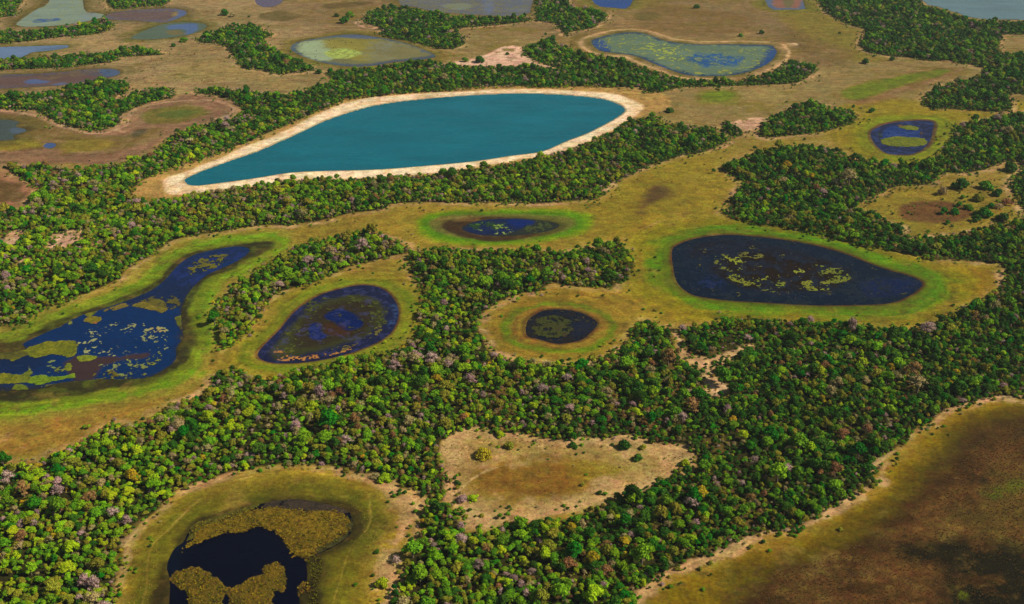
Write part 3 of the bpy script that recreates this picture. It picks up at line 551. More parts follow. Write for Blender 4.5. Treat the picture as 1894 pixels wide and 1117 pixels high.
plants('p4', 'floating_plants', 'lime green floating plants on the large dark teardrop pond', 'water plants', (120, 130, 40),
       [("1322,474 1345,470 1372,480 1374,498 1350,500 1330,492", (104, 112, 40), 4, .12, .1), ("1335,478 1360,474 1372,484 1350,490", (138, 146, 40), 2, -.1, .1), ("1346,508 1372,508 1402,518 1404,528 1380,526 1352,516", (122, 130, 30), 2.5, -.05, .1),
        ("1362,466 1400,468 1412,475 1380,476", (110, 112, 46), 2.5, .2, .1), ("1404,512 1425,510 1430,517 1410,518", (150, 160, 40), 1.5, -.1, .1), ("1505,490 1530,494 1560,500 1573,512 1558,522 1535,522 1518,510", (110, 122, 30), 3, -.05, .1),
        ("1470,500 1486,498 1486,504 1472,505", (140, 150, 50), 1.5, -.1, .1), ("1426,520 1448,520 1452,530 1434,532", (116, 130, 36), 2, 0, .1), ("1472,526 1500,518 1535,524 1530,534 1485,536", (124, 132, 34), 2.5, -.05, .1), ("1440,470 1456,472 1454,478 1440,476", (130, 140, 60), 1.5, .1, .1),
        ("1400,532 1440,534 1470,540 1430,541", (100, 110, 50), 2, .25, .1), ("1420,485 1500,490 1480,515 1420,510", (130, 134, 70), 2, .7, .1), (('p4', 6), (56, 62, 34), 3, .75, .05), ("1300,460 1400,452 1500,470 1600,500 1640,530 1560,550 1400,548 1300,530", (84, 84, 30), 6, .85, .05)], .8)
water('p5', (14, 20, 32), [(('p5', 0), (34, 30, 26), 4, 3, .7, .0, .5), ("1060,590 1095,595 1085,615 1060,622", (20, 26, 44), 4, 2, .8, None, .2)])
plants('p5', 'marsh_plants', 'olive green plant island filling the small round dark pond', 'water plants', (62, 72, 16),
       [("985.6,610 1003,588 1028,582.6 1056,594 1055,612.6 1023,625 993,619", (60, 66, 12), 3, -.45, .35), ("1050,585 1080,590 1085,605 1060,615", (46, 50, 24), 4, .2, .1), (('p5', 4), (54, 48, 28), 2, .6, .08)], .8)
water('p6water', (0, 38, 82), [("0,740 0,700 60,712 140,704 210,702 270,696 320,668 330,640 345,600 345,560 365,525 350,520 330,560 341,620 318,665 290,690 200,708 60,725", (34, 36, 40), 6, 4, .8, None, .5),
      ("115,678 140,660 225,658 273,650 271,661 240,664 205,672 186,680 172,699 140,700 128,690", (60, 44, 42), 2.5, 2, .95, None, .7), ("205,560 250,548 290,530 320,500 340,480 400,462 450,458 462,466 400,495 360,525 345,550 300,570 240,564", (18, 32, 62), 7, 4, .85, None, .3),
      ("320,500 345,485 400,470 440,462 455,470 425,488 380,510 340,530", (26, 44, 104), 6, 5, .6, -.1, .3), ("0,660 60,640 60,690 0,690", (16, 26, 50), 8, 4, .5, None, .3)], .9, 'lily_pond')
plants('p6water', 'water_lilies', 'mats of lime and olive water plants and scattered pale lily pads in the big blue pond', 'water lilies', (112, 120, 20),
       [("40,648 63,638 88,630 105,631.5 135,630 144,640 138,655 120,661.5 103,653 88,656.5 63,661.5 43,653", (122, 124, 16), 1.5, None, .25), ("18,662 30,652 42,645 41,660 25,668", (122, 124, 18), 1.5, None, .25), ("0,655 22,648 26,662 0,672", (96, 92, 30), 2, None, .2),
        ("155,593 163,585 185.5,584 189,592.6 170.5,599", (136, 122, 20), 1, None, .25), ("170,596 182,594 178,599", (150, 100, 60), .8, None, .2), ("160,578 182,574 180,580 160,586", (112, 116, 24), 1.2, None, .2),
        ("240,566 262,558 300,552 310,568 300,578 275,572", (124, 112, 36), 1.5, None, .25), ("190,573 238,557 244,564 200,576", (112, 100, 44), 1.5, -.1, .2), ("262,556 300,546 326,548 330,565 312,570", (84, 80, 36), 2.5, -.1, .2), ("324,586 337,584 337,602 326,601", (112, 114, 30), 1, None, .2),
        ("62,617 90,605 88,614 70,620", (96, 98, 34), 1.5, None, .2), ("88,605 118,592 112,603 94,610", (104, 106, 34), 1.5, None, .2), ("118,592 150,580 146,585 124,595", (96, 84, 44), 1.5, -.2, .2), ("126,597 133,594 134,598 128,600", (130, 140, 60), .8, None, .1),
        ("50,700 75,693 100,695 135,690 139,699 108,704 66,712", (112, 140, 16), 1.5, None, .25), ("0,690 20,690 38,701 30,708 0,708", (118, 122, 14), 1.2, None, .25), ("24,714 40,710 52,715 48,723 28,722", (108, 122, 18), 1.2, None, .25), ("36,700 55,683 60,690 48,706", (104, 116, 26), 1.2, None, .2),
        ("144,659 160,657 178,658 175.5,663 148,668", (124, 136, 24), 1, None, .2), ("118,683 125,671.5 133,675 130,685", (118, 128, 28), 1, None, .2), ("90,690 108,678 120,682 110,690", (104, 110, 40), 1.5, .05, .15),
        ("175,690 200,684 222,692 205,700 180,697", (104, 96, 22), 2, -.2, .2), ("80,712 140,706 200,698 210,704 140,712 85,718", (110, 108, 44), 1.5, -.1, .15),
        ("266,672 272,650 290,640 303,648 302,665 285,675", (124, 128, 40), 2.5, -.1, .12), ("268,608 300,604 312,620 306,645 292,660 275,650 262,630", (134, 144, 104), 3, .22, .05), ("272,606 302,608 300,616 275,614", (160, 148, 104), 2, .3, .05),
        ("150,640 158,612 185,600 262,596 266,606 220,610 190,625 200,652 170,650", (144, 150, 116), 4, .36, .05), ("190,615 270,600 270,650 215,655", (140, 146, 110), 4, .62, .05), ("215,675 245,662 272,668 266,690 236,698 222,690", (122, 134, 76), 3, .12, .05), ("235,690 270,680 262,697 240,702", (112, 116, 60), 2, 0, .08),
        ("52,668 70,664 72,680 55,680", (140, 130, 120), 2, .4, .05), ("60,675 100,668 95,690 62,690", (110, 130, 90), 2, .4, .05), ("184,676 215,668 215,682 190,686", (120, 130, 90), 2, .35, .05),
        ("348.5,493 376,475.5 424,470.5 411,485.6 376,503 352,508", (100, 98, 26), 3, -.2, .25), ("330,600 345,612 344,630 332,645 328,665 338,640", (78, 70, 34), 2.5, -.3, .2), ("300,690 330,665 322,690 280,703 262,700", (64, 60, 28), 2.5, -.2, .15),
        ("0,712 30,722 100,716 180,706 240,704 180,716 60,728 0,730", (66, 62, 26), 3, -.3, .2)], .75)
water('p7water', (0, 3, 20), [("306,1052 320,1010 345,1005 330,1040 325,1080", (2, 16, 34), 4, 2, .6, None, .08)], 1.0, 'reed_pond')
water('p12', (12, 36, 78), [(('p12', -1), (30, 30, 50), 4, 1, .7, None, .4), ("1632,250 1640,236 1660,232 1700,238 1706,250 1700,256 1640,256", (0, 36, 96), 2, 1, .95, None, .08), (('p12', 1), (60, 80, 140), 5, 3, .35, .2, .3)])
plants('p12', 'marsh_plants', 'two lime green plant islands in the small blue pond by the right edge', 'water plants', (108, 118, 16),
       [("1628,257 1658,252 1703,254 1717,262 1701,270.7 1658,271 1633,266", (112, 120, 14), 1.5, None, .4), ("1662,234 1680.7,230.6 1701,235 1696,241 1676,240", (112, 122, 18), 1.5, None, .3), ("1702,236 1708,246 1704,254 1700,250", (70, 50, 46), 1, -.2, .2), ("1655,232 1680,228 1670,234", (96, 70, 60), 1, -.1, .2), ("1625,246 1632,240 1634,256 1626,258", (46, 66, 44), 1.5, -.1, .2)], .8)
# ponds of the far plain
water('t1', (122, 138, 116), [("155,0 176,0 178,22 160,20", (96, 94, 100), 8, 4, .8, None, .4), ("60,38 72,34 92,34 108,33 112,37 88,40 66,42", (40, 78, 124), 2.5, 1, .95, None, .1), ("160,25 198,27 175,36 150,40 150,30", (116, 130, 134), 8, 5, .7, None, .4), (('t1', 0), (128, 136, 92), 8, 6, .5, .1, .6)], 1.2)
water('t2', (88, 74, 82), [("200,28 230,22 300,20 325,22 318,34 250,36", (96, 78, 74), 6, 4, .8, None, .6), ("322,16 345,22 338,32 310,38 322,30 328,22", (70, 92, 134), 4, 2, .9, None, .2), ("320,24 330,20 328,28 320,30", (140, 120, 50), 3, 2, .7, None, .6), (('t2', 2), (110, 96, 70), 6, 4, .5, .2, .6)], 1.2)
water('t3', (78, 92, 62), [("308,48 340,44 365,44 362,58 345,62 340,53 315,54", (74, 98, 140), 3, 3, .9, None, .2), ("305,58 330,55 340,62 320,64", (112, 98, 60), 4, 3, .7, None, .6)], 1.2)
water('t4', (96, 118, 148), [("58,94 90,88 120,85 122,90 90,93", (70, 84, 100), 4, 2, .5, None, .3)], 1.2)
water('t5', (84, 70, 72), [("0,165 0,150 60,140 120,136 180,140 160,148 90,156", (96, 74, 66), 8, 6, .8, None, .6), ("45,150 65,146 90,151 70,154 52,154", (74, 92, 132), 3, 2, .9, None, .2), ("98,155 118,152 122,156 104,158", (82, 90, 120), 3, 1, .8, None, .2), ("185,128 208,128 222,133 212,139 190,140", (64, 84, 112), 4, 2, .9, None, .2), ("80,140 150,130 180,131 150,138 90,146", (112, 98, 66), 6, 4, .6, .0, .6)], 1.2)
water('t6', (66, 82, 92), [(('t6', 7), (112, 110, 66), 6, 5, .9, None, .7), ("548,84 572,76 600,74 622,84 618,104 598,112 566,104", (142, 158, 122), 6, 5, .95, None, .7), ("600,74 660,68 700,72 692,108 640,110 612,96 598,82", (130, 122, 54), 7, 6, .95, None, .7),
      ("600,96 632,88 668,97 650,106 618,107", (158, 174, 84), 3, 2, 1, None, .7), ("692,78 740,80 788,97 760,104 700,109 686,95", (118, 112, 72), 12, 12, .85, None, .6), ("690,76 714,78 740,84 720,94 712,106 692,110 676,100 690,90", (116, 122, 104), 14, 12, .6, .0, .6), ("620,116 670,118 720,112 790,103 800,106 730,116 660,122", (60, 66, 84), 4, 4, .8, None, .3), ("620,66 660,64 700,68 690,72 640,70", (66, 80, 108), 3, 2, .8, None, .2)], 1.2)
plants('t6', 'floating_plants', 'pale lime floating plants in the hazy green pond beyond the teal lake', 'water plants', (150, 160, 96),
       [("604,95 637,88 667,98 649.5,105 619,106.5", (150, 162, 92), 2, -.2, .05), ("555,86 580,77 600,76 595,84", (136, 150, 106), 3, .1, .05), ("620,72 700,72 760,85 740,92 650,84", (126, 124, 70), 5, .15, .1)], 1.2)
water('t7', (92, 90, 92), [("820,8 860,6 875,12 850,18 825,14", (116, 126, 108), 5, 3, .8, None, .5), ("895,0 910,0 912,20 895,20", (88, 104, 140), 5, 4, .7, None, .3), ("925,0 975,0 978,15 940,24", (88, 96, 112), 6, 4, .8, None, .3), (('t7', 2), (112, 110, 64), 6, 6, .6, .1, .6)], 1.2)
water('t8', (14, 58, 122), [], 1.2)
water('t9', (24, 60, 112), [(('t9', -2), (48, 64, 70), 4, 2, .7, None, .4), (('t9', 8), (96, 116, 92), 7, 8, .9, None, .6), ("1275,106 1300,98 1340,98 1372,108 1350,122 1300,122", (8, 74, 128), 8, 9, .95, -.25, .15), ("1180,108 1215,118 1240,130 1210,122", (22, 50, 110), 5, 3, .9, None, .15),
      ("1420,92 1436,92 1428,112 1400,128 1412,110", (24, 62, 116), 5, 3, .9, None, .15), ("1100,80 1110,72 1130,92 1112,92", (26, 62, 120), 5, 3, .9, None, .15)], 1.2)
plants('t9', 'floating_plants', 'green scum of floating plants over the kidney shaped pond beyond the teal lake', 'water plants', (120, 134, 80),
       [(('t9', 9), (128, 142, 92), 5, .1, .04), ("1115,75 1160,68 1200,80 1190,92 1140,90", (136, 148, 84), 5, -.1, .05), ("1195,82 1240,85 1270,100 1250,115 1210,102", (150, 166, 84), 5, -.2, .05), ("1240,120 1300,130 1380,124 1420,100 1420,112 1370,132 1290,136", (140, 150, 78), 4, -.1, .05), ("1330,88 1420,90 1415,105 1370,98", (132, 146, 94), 4, -.1, .05), ("1275,106 1300,98 1340,98 1372,108 1350,122 1300,122", (110, 134, 130), 4, .3, .05)], 1.0)
water('t10', (76, 88, 110), [("1430,0 1475,0 1480,10 1455,13 1430,9", (136, 92, 70), 4, 2, .9, None, .6), ("1440,0 1465,0 1468,7 1450,9", (96, 96, 60), 3, 2, .8, None, .6)], 1.2)
water('t11', (92, 118, 120), [], 2.0, 'river')
water('t13', (62, 72, 62), [("20,236 45,238 40,244 22,246", (74, 88, 104), 3, 2, .8, None, .2)], 1.2); water('t14', (90, 76, 92), [], 1.5); water('t15', (60, 84, 128), [], 1.2)

# reed beds of the pond at the lower left
REED = "474,940 511.6,935 574,943 624,942 651,962 646,987 614,1010 590,1022 567,1036 552,1030 536.7,1022.6 519,997.5 504,981 474,977 459,983 436,987 411,988 400,996 376,1001 352,1012 336,1023 333,1018 345,1004 358,997 354,980 372,966 413.6,958 440,945"
ISLES = ["318,1072.7 324,1060 336,1055 366,1051 391,1062.6 410,1078 421,1090 423,1102 411,1112 400,1125 365,1122 345,1108 331,1092", "428,1090 445,1080 470,1066 486,1062 489,1047.6 511.6,1038 526.6,1050 534,1072.7 524,1095 505,1112 500,1150 430,1150 424,1105",
         "548,1088 560,1076 574,1080 578,1092 566,1102 552,1100", "567,1037 580,1026 596,1030 598,1062 592,1090 588,1150 556,1150 570,1090 573,1060", "380,950 470,928 480,936 430,950 400,958"]
reeds = plants('p7water', 'reeds', 'golden brown reed beds and islands standing in the dark pond at the lower left', 'reeds', (124, 98, 14),
       [(REED, (122, 98, 10), 2, None, 1.0)] + [(s, c, 1.6, None, 1.0) for s, c in zip(ISLES, ((104, 84, 10), (108, 86, 10), (110, 86, 20), (76, 68, 14), (72, 68, 14)))] + [("470,940 489,930 537,918 600,926 652,940 640,950 600,944 574,947 511,940", (62, 50, 44), 1.5, -1.2, .15), ("600,1008 640,985 646,950 660,950 660,985 625,1018 590,1036 575,1036", (60, 58, 22), 2, -.6, .4), ("340,1000 356,968 376,958 420,945 480,930 480,940 420,962 376,975 352,1000", (88, 84, 18), 2, -.5, .5)], .8)

# ------------------------------------------------------------------ plant forms
def quads(ctr, nrm, size, r):
    n = len(ctr); nrm = nrm / np.linalg.norm(nrm, axis=1, keepdims=True)
    a = np.cross(nrm, r.normal(size=(n, 3))); a /= np.linalg.norm(a, axis=1, keepdims=True); b = np.cross(nrm, a)
    a = a * size[:, None]; b = b * (size * r.uniform(.55, 1, n))[:, None]
    V = np.stack([ctr-a-b*.6, ctr+a*.5-b, ctr+a+b*.5, ctr-a*.4+b], 1).reshape(-1, 3)
    return V, np.arange(n*4).reshape(n, 4)
def sphere(c, rad, r, seg=8, rings=5):
    V = []
    for i in range(rings+1):
        th = math.pi*i/rings
        for j in range(seg):
            ph = 2*math.pi*j/seg; k = rad*r.uniform(.86, 1.08)
            V.append((c[0]+k*math.sin(th)*math.cos(ph), c[1]+k*math.sin(th)*math.sin(ph), c[2]+k*.85*math.cos(th)))
    F_ = [(i*seg+j, i*seg+(j+1) % seg, (i+1)*seg+(j+1) % seg, (i+1)*seg+j) for i in range(rings) for j in range(seg)]
    return np.array(V), np.array(F_)
def join(parts):
    Vs, Fs, o = [], [], 0
    for V, F_ in parts: Vs.append(V); Fs.append(F_ + o); o += len(V)
    return np.concatenate(Vs), np.concatenate(Fs)
def crown_geo(seed, bare=False, lobes=11, per=90, flat=1.0):
    r = np.random.default_rng(seed); parts = []
    ang = r.uniform(0, 6.28)
    for i in range(lobes):
        if i == 0: c = np.array([0, 0, 1.5]); rl = .52
        else:
            a = ang + i*2.4 + r.uniform(-.5, .5); q = math.sqrt(i/lobes) * r.uniform(.5, .95); c = np.array([q*math.cos(a)*r.uniform(.8, 1.15), q*math.sin(a)*r.uniform(.8, 1.15), 1.5 - .5*q*q*1.6 + r.uniform(-.3, .2)]); rl = r.uniform(.16, .46)
        c[2] = 1.2 + (c[2]-1.2)*flat
        n = int(per * (rl/.36)**2 * (.75 if bare else 1))
        d = r.normal(size=(n, 3)); d[:, 2] = np.abs(d[:, 2])*.95 - .25*r.random(n); d /= np.linalg.norm(d, axis=1, keepdims=True)
        p = c + d * rl * r.uniform(.74 if not bare else .4, 1.18, n)[:, None] * np.array([1, 1, .85])
        parts.append(quads(p, d + .62*r.normal(size=(n, 3)), r.uniform(.05, .125, n) * (.62 if bare else 1), r))
        parts.append(sphere(c, rl * (.5 if bare else .76), r))
    return join(parts)
def tube(p0, p1, r0, r1, seg=6):
    p0, p1 = np.array(p0, float), np.array(p1, float); d = p1-p0; d /= np.linalg.norm(d)
    a = np.cross(d, [.3, .9, .2]); a /= np.linalg.norm(a); b = np.cross(d, a); V = []
    for p, q in ((p0, r0), (p1, r1)):
        for j in range(seg): t = 2*math.pi*j/seg; V.append(p + q*(a*math.cos(t)+b*math.sin(t)))
    return np.array(V), np.array([(j, (j+1) % seg, seg+(j+1) % seg, seg+j) for j in range(seg)])
def trunk_geo(seed, bare=False):
    r = np.random.default_rng(seed); parts = [tube((0, 0, -.12), (.03, .02, .75), .085, .06), tube((.03, .02, .75), (0, 0, 1.4), .06, .025)]
    for i in range(7 if bare else 5):
        a = i*2.4 + r.uniform(0, .8); e = r.uniform(.35, .75)
        m = (.5*e*math.cos(a), .5*e*math.sin(a), 1.05); parts.append(tube((.02, .02, .62 + .06*i), m, .042, .028)); parts.append(tube(m, (e*math.cos(a), e*math.sin(a), 1.5), .028, .01))
    return join(parts)
forms = bpy.data.collections.new('tree_forms')
CROWNS, TRUNKS, FORM_IDX, nform = {}, {}, {}, 0
for ki, k in enumerate(KINDS):
    bare = k in ('mauve', 'tan', 'rust')
    for s in range(4):
        seed = 100*ki + s; V, F_ = crown_geo(seed, bare, 9 + s*3, 80, (1.0, .75, 1.25, .9)[s]); tv, tf = trunk_geo(seed, bare)
        CROWNS[k, s] = np_mesh('crown', V, F_, LEAF[k]); TRUNKS[k, s] = np_mesh('trunk', tv, tf, BARK)
        me = np_mesh('tree_form', *join([(V, F_), (tv, tf)]), LEAF[k]); me.materials.append(BARK)
        mi = np.zeros(len(F_)+len(tf), np.int32); mi[len(F_):] = 1; me.polygons.foreach_set('material_index', mi)
        o = bpy.data.objects.new('tree_form_%02d' % nform, me); forms.objects.link(o); FORM_IDX[k, s] = nform; nform += 1
def scatter(name, pts, scl, rz, idx, coll, label, cat):
    me = bpy.data.meshes.new(name); me.vertices.add(len(pts)); me.vertices.foreach_set('co', pts.astype(np.float32).ravel())
    a = me.attributes.new('scl', 'FLOAT_VECTOR', 'POINT'); a.data.foreach_set('vector', scl.astype(np.float32).ravel())
    rot = np.zeros((len(pts), 3), np.float32); rot[:, 2] = rz
    a = me.attributes.new('rot', 'FLOAT_VECTOR', 'POINT'); a.data.foreach_set('vector', rot.ravel())
    a = me.attributes.new('idx', 'INT', 'POINT'); a.data.foreach_set('value', idx.astype(np.int32))
    ng = bpy.data.node_groups.new(name + '_scatter', 'GeometryNodeTree')
    ng.interface.new_socket('Geometry', in_out='INPUT', socket_type='NodeSocketGeometry'); ng.interface.new_socket('Geometry', in_out='OUTPUT', socket_type='NodeSocketGeometry')
    gi, go = ng.nodes.new('NodeGroupInput'), ng.nodes.new('NodeGroupOutput')
    ip = ng.nodes.new('GeometryNodeInstanceOnPoints'); ci = ng.nodes.new('GeometryNodeCollectionInfo')
    ci.inputs['Collection'].default_value = coll; ci.inputs['Separate Children'].default_value = True; ci.inputs['Reset Children'].default_value = True
    ip.inputs['Pick Instance'].default_value = True
    def attr(n, t):
        x = ng.nodes.new('GeometryNodeInputNamedAttribute'); x.data_type = t; x.inputs['Name'].default_value = n; return x.outputs['Attribute']
    ng.links.new(gi.outputs[0], ip.inputs['Points']); ng.links.new(ci.outputs[0], ip.inputs['Instance'])
    ng.links.new(attr('idx', 'INT'), ip.inputs['Instance Index']); ng.links.new(attr('rot', 'FLOAT_VECTOR'), ip.inputs['Rotation']); ng.links.new(attr('scl', 'FLOAT_VECTOR'), ip.inputs['Scale'])
    ng.links.new(ip.outputs[0], go.inputs[0])
    o = link(name, me); md = o.modifiers.new('scatter', 'NODES'); md.node_group = ng
    return tag(o, label, cat, kind='stuff')

# ------------------------------------------------------------------ trees that stand out, one by one
def plant_tree(name, x, y, r, hs, kind, s, rot, label, group=None, sink=0.0, ax=1.0):
    e = bpy.data.objects.new(name, None); e.empty_display_size = .5; COL.objects.link(e)
    e.location = (x, y, -.15 - sink*r); e.rotation_euler = (0, 0, rot); e.scale = (r*ax, r/ax, r*hs)
    link('crown', CROWNS[kind, s], e); link('trunk', TRUNKS[kind, s], e)
    return tag(e, label, 'tree', group)
TAKEN = []
def hero(px, py, wpx, kind, label, hs=1.0, s=None, name='broadleaf_tree', group=None, sink=0.0):
    yc = project(*ground(px, py))[2]; r = wpx / 2 * yc / FPX
    x, y = ground(px, py, r*(hs*1.25-sink))
    s = int(rng.integers(0, 4)) if s is None else s
    plant_tree(name, float(x), float(y), float(r), hs, kind, s, float(rng.uniform(0, 6.28)), label, group, sink, float(rng.uniform(.85, 1.18))); TAKEN.append((float(x), float(y), float(r)))
HEROES = [
 (607, 773, 42, 'emerald', 'wide smooth emerald crown in the forest below the egg shaped pond'), (599, 806, 28, 'bright', 'tall bright green tree just below the wide emerald crown'),
 (605, 714, 32, 'bright', 'round bright green tree above and left of the emerald crown, beside a rusty one'), (629, 722, 20, 'rust', 'rusty orange brown tree between a round green tree and mauve crowns'), (609, 739, 24, 'tan', 'pale tan bare tree just under the rusty orange brown tree'),
 (525, 730, 17, 'mauve', 'small lilac grey tree left of the round bright green tree'), (547, 785, 26, 'mauve', 'spreading mauve tree left of the wide emerald crown'), (729, 673, 26, 'mauve', 'lilac flowering tree in the forest just below right of the egg shaped pond'),
 (829, 671, 22, 'mauve', 'lilac grey tree a little right of the lilac flowering tree'), (672, 704, 17, 'rust', 'small pinkish brown tree below the lilac flowering tree'), (808, 699, 20, 'gold', 'orange gold tree under the lilac grey crown in the middle of the forest'),
 (757, 775, 30, 'tan', 'pale silvery tree north west of the sandy clearing'), (861, 768, 15, 'gold', 'small golden tree at the top left rim of the sandy clearing'), (914, 655, 16, 'mauve', 'small mauve tree at the forest edge below the small round pond'),
 (796, 642, 28, 'emerald', 'dark emerald low crown right of the egg shaped pond'), (763, 1012, 38, 'green', 'broad mid green tree at the forest edge beside the sandy bank'),
 (1050, 697, 24, 'mauve', 'pinkish mauve tree below the small round pond'), (1053, 753, 24, 'mauve', 'lilac tree above the sandy clearing'), (1123, 723, 26, 'tan', 'greyish tan tree in the forest left of the bare sand patches'),
 (1281, 746, 38, 'rust', 'large dark reddish brown crown below the bare sand patches'), (1262, 769, 26, 'mauve', 'mauve tree touching the large reddish brown crown'), (1177, 761, 24, 'lime', 'yellow lime tree above the right half of the sandy clearing'), (1205, 770, 24, 'emerald', 'glossy emerald tree beside the yellow lime tree above the clearing'),
 (1237, 655, 36, 'rust', 'brownish spreading tree beside the left tip of the bare sand'), (1337, 690, 34, 'green', 'round mid green tree right of the bare sand patch'), (1204, 682, 20, 'tan', 'pale tan tree left of the bare sand'),
 (12, 880, 30, 'mauve', 'mauve tree at the left edge of the photo above the forest corner'), (41, 900, 36, 'rust', 'wide pinkish brown tree near the left edge'), (107, 904, 28, 'mauve', 'pinkish mauve tree right of the wide pinkish brown one'),
 (69, 874, 26, 'lime', 'bright lime tree standing at the forest edge below the tan field'), (208, 946, 28, 'mauve', 'dark mauve dome left of the reed pond field'), (155, 1072, 30, 'mauve', 'mauve dome shaped tree near the sandy rim at the lower left'),
 (92, 979, 16, 'gold', 'small golden yellow tree in the lower left forest'), (131, 1009, 30, 'lime', 'lime green tree above centre of the lower left forest'), (120, 1050, 30, 'lime', 'rounded lime tree left of the mauve dome'), (300, 867, 17, 'lime', 'single lime tree near the top of the western forest belt'),
 (205, 915, 24, 'lime', 'tall lime tree just above the dark mauve dome'), (55, 1048, 28, 'bright', 'bright green round tree in the lower left corner forest'), (12, 925, 28, 'green', 'mid green tree at the left edge under the mauve tree'), (181, 1040, 26, 'olive', 'olive yellow tree above the mauve dome tree'),
 (885, 1042, 26, 'mauve', 'lilac dome tree in the forest right of the sandy bank at the bottom'), (1062, 1015, 38, 'emerald', 'wide emerald tree in the bottom centre forest'), (1188, 1022, 46, 'green', 'huge mid green crown near the lower right field'), (1008, 1024, 28, 'lime', 'yellow green tree left of the wide emerald tree'),
 (1053, 1040, 30, 'rust', 'dull brown tree beneath the wide emerald tree'), (1122, 1053, 26, 'rust', 'chocolate brown tree near the bottom of the photo'), (1098, 1095, 40, 'lime', 'big lime olive tree at the bottom edge of the photo'), (1037, 1090, 36, 'bright', 'bright green tree at the bottom edge left of the lime one'),
 (1279, 928, 30, 'mauve', 'greyish mauve tree right of the sandy clearing'), (1391, 918, 20, 'rust', 'pinkish brown tree deep in the right forest'), (1156, 1000, 22, 'gold', 'orange gold tree above the huge mid green crown'), (1058, 972, 18, 'gold', 'ochre tree just below the sandy clearing'),
 (1590, 830, 34, 'emerald', 'glossy emerald tree near the lower right field edge'), (1480, 815, 40, 'green', 'broad mid green tree in the dense forest right of the clearing'), (1425, 800, 36, 'emerald', 'large emerald crown in the dense forest right of the clearing'), (1440, 870, 40, 'bright', 'shining green crown below the large emerald one'),
 (1700, 705, 42, 'tan', 'wide pale tan tree in the eastern forest'), (1690, 678, 36, 'rust', 'brown tree above the wide pale tan tree'), (1717, 603, 30, 'mauve', 'pink grey tree at the south east corner of the teardrop pond field'), (1499, 590, 18, 'mauve', 'mauve dome at the forest edge below the teardrop pond'),
 (1560, 800, 28, 'rust', 'reddish brown tree left of the glossy emerald one'), (1538, 720, 28, 'tan', 'tan crown in the middle of the eastern forest'), (1518, 685, 26, 'lime', 'bright lime tree in the eastern forest'), (1622, 640, 24, 'bright', 'bright green tree below the right end of the teardrop pond'), (1546, 864, 32, 'rust', 'ochre brown tree by the edge of the lower right field'),
 (395, 585, 28, 'emerald', 'dark glossy bush shaped tree at the left tip of the wooded island'), (1127, 453, 26, 'green', 'tall green tree at the top corner of the central wood'), (1161, 480, 16, 'lime', 'small lime tree at the right end of the central wood'), (670, 450, 30, 'mauve', 'lilac trees crown on the wooded island between two ponds'),
 (693, 441, 22, 'lime', 'yellow lime tree on the top of the wooded island'), (569, 480, 26, 'mauve', 'mauve dome on the wooded island'), (1012, 503, 26, 'green', 'mid green tree on the lower side of the central wood'),
 (98, 339, 18, 'mauve', 'mauve tree left of the yellow lime tree below the dry lake'), (149, 333, 22, 'lime', 'yellow lime tree in the western forest below the dry lake'), (124, 371, 24, 'lime', 'lime olive tree west of the teal lake'), (176, 351, 16, 'mauve', 'grey mauve tree near the west tip of the teal lake'), (222, 441, 20, 'lime', 'lime tree near the bare pink sand patches'),
 (238, 292, 15, 'lime', 'lime tree at the forest edge under the dry lake'),
 (1456, 303, 16, 'gold', 'tree with golden blossom in the forest above the teardrop pond'), (1522, 354, 22, 'mauve', 'mauve tree in the forest above the teardrop pond'), (1572, 322, 36, 'tan', 'wide tan crown left of the right hand clearing'),
]
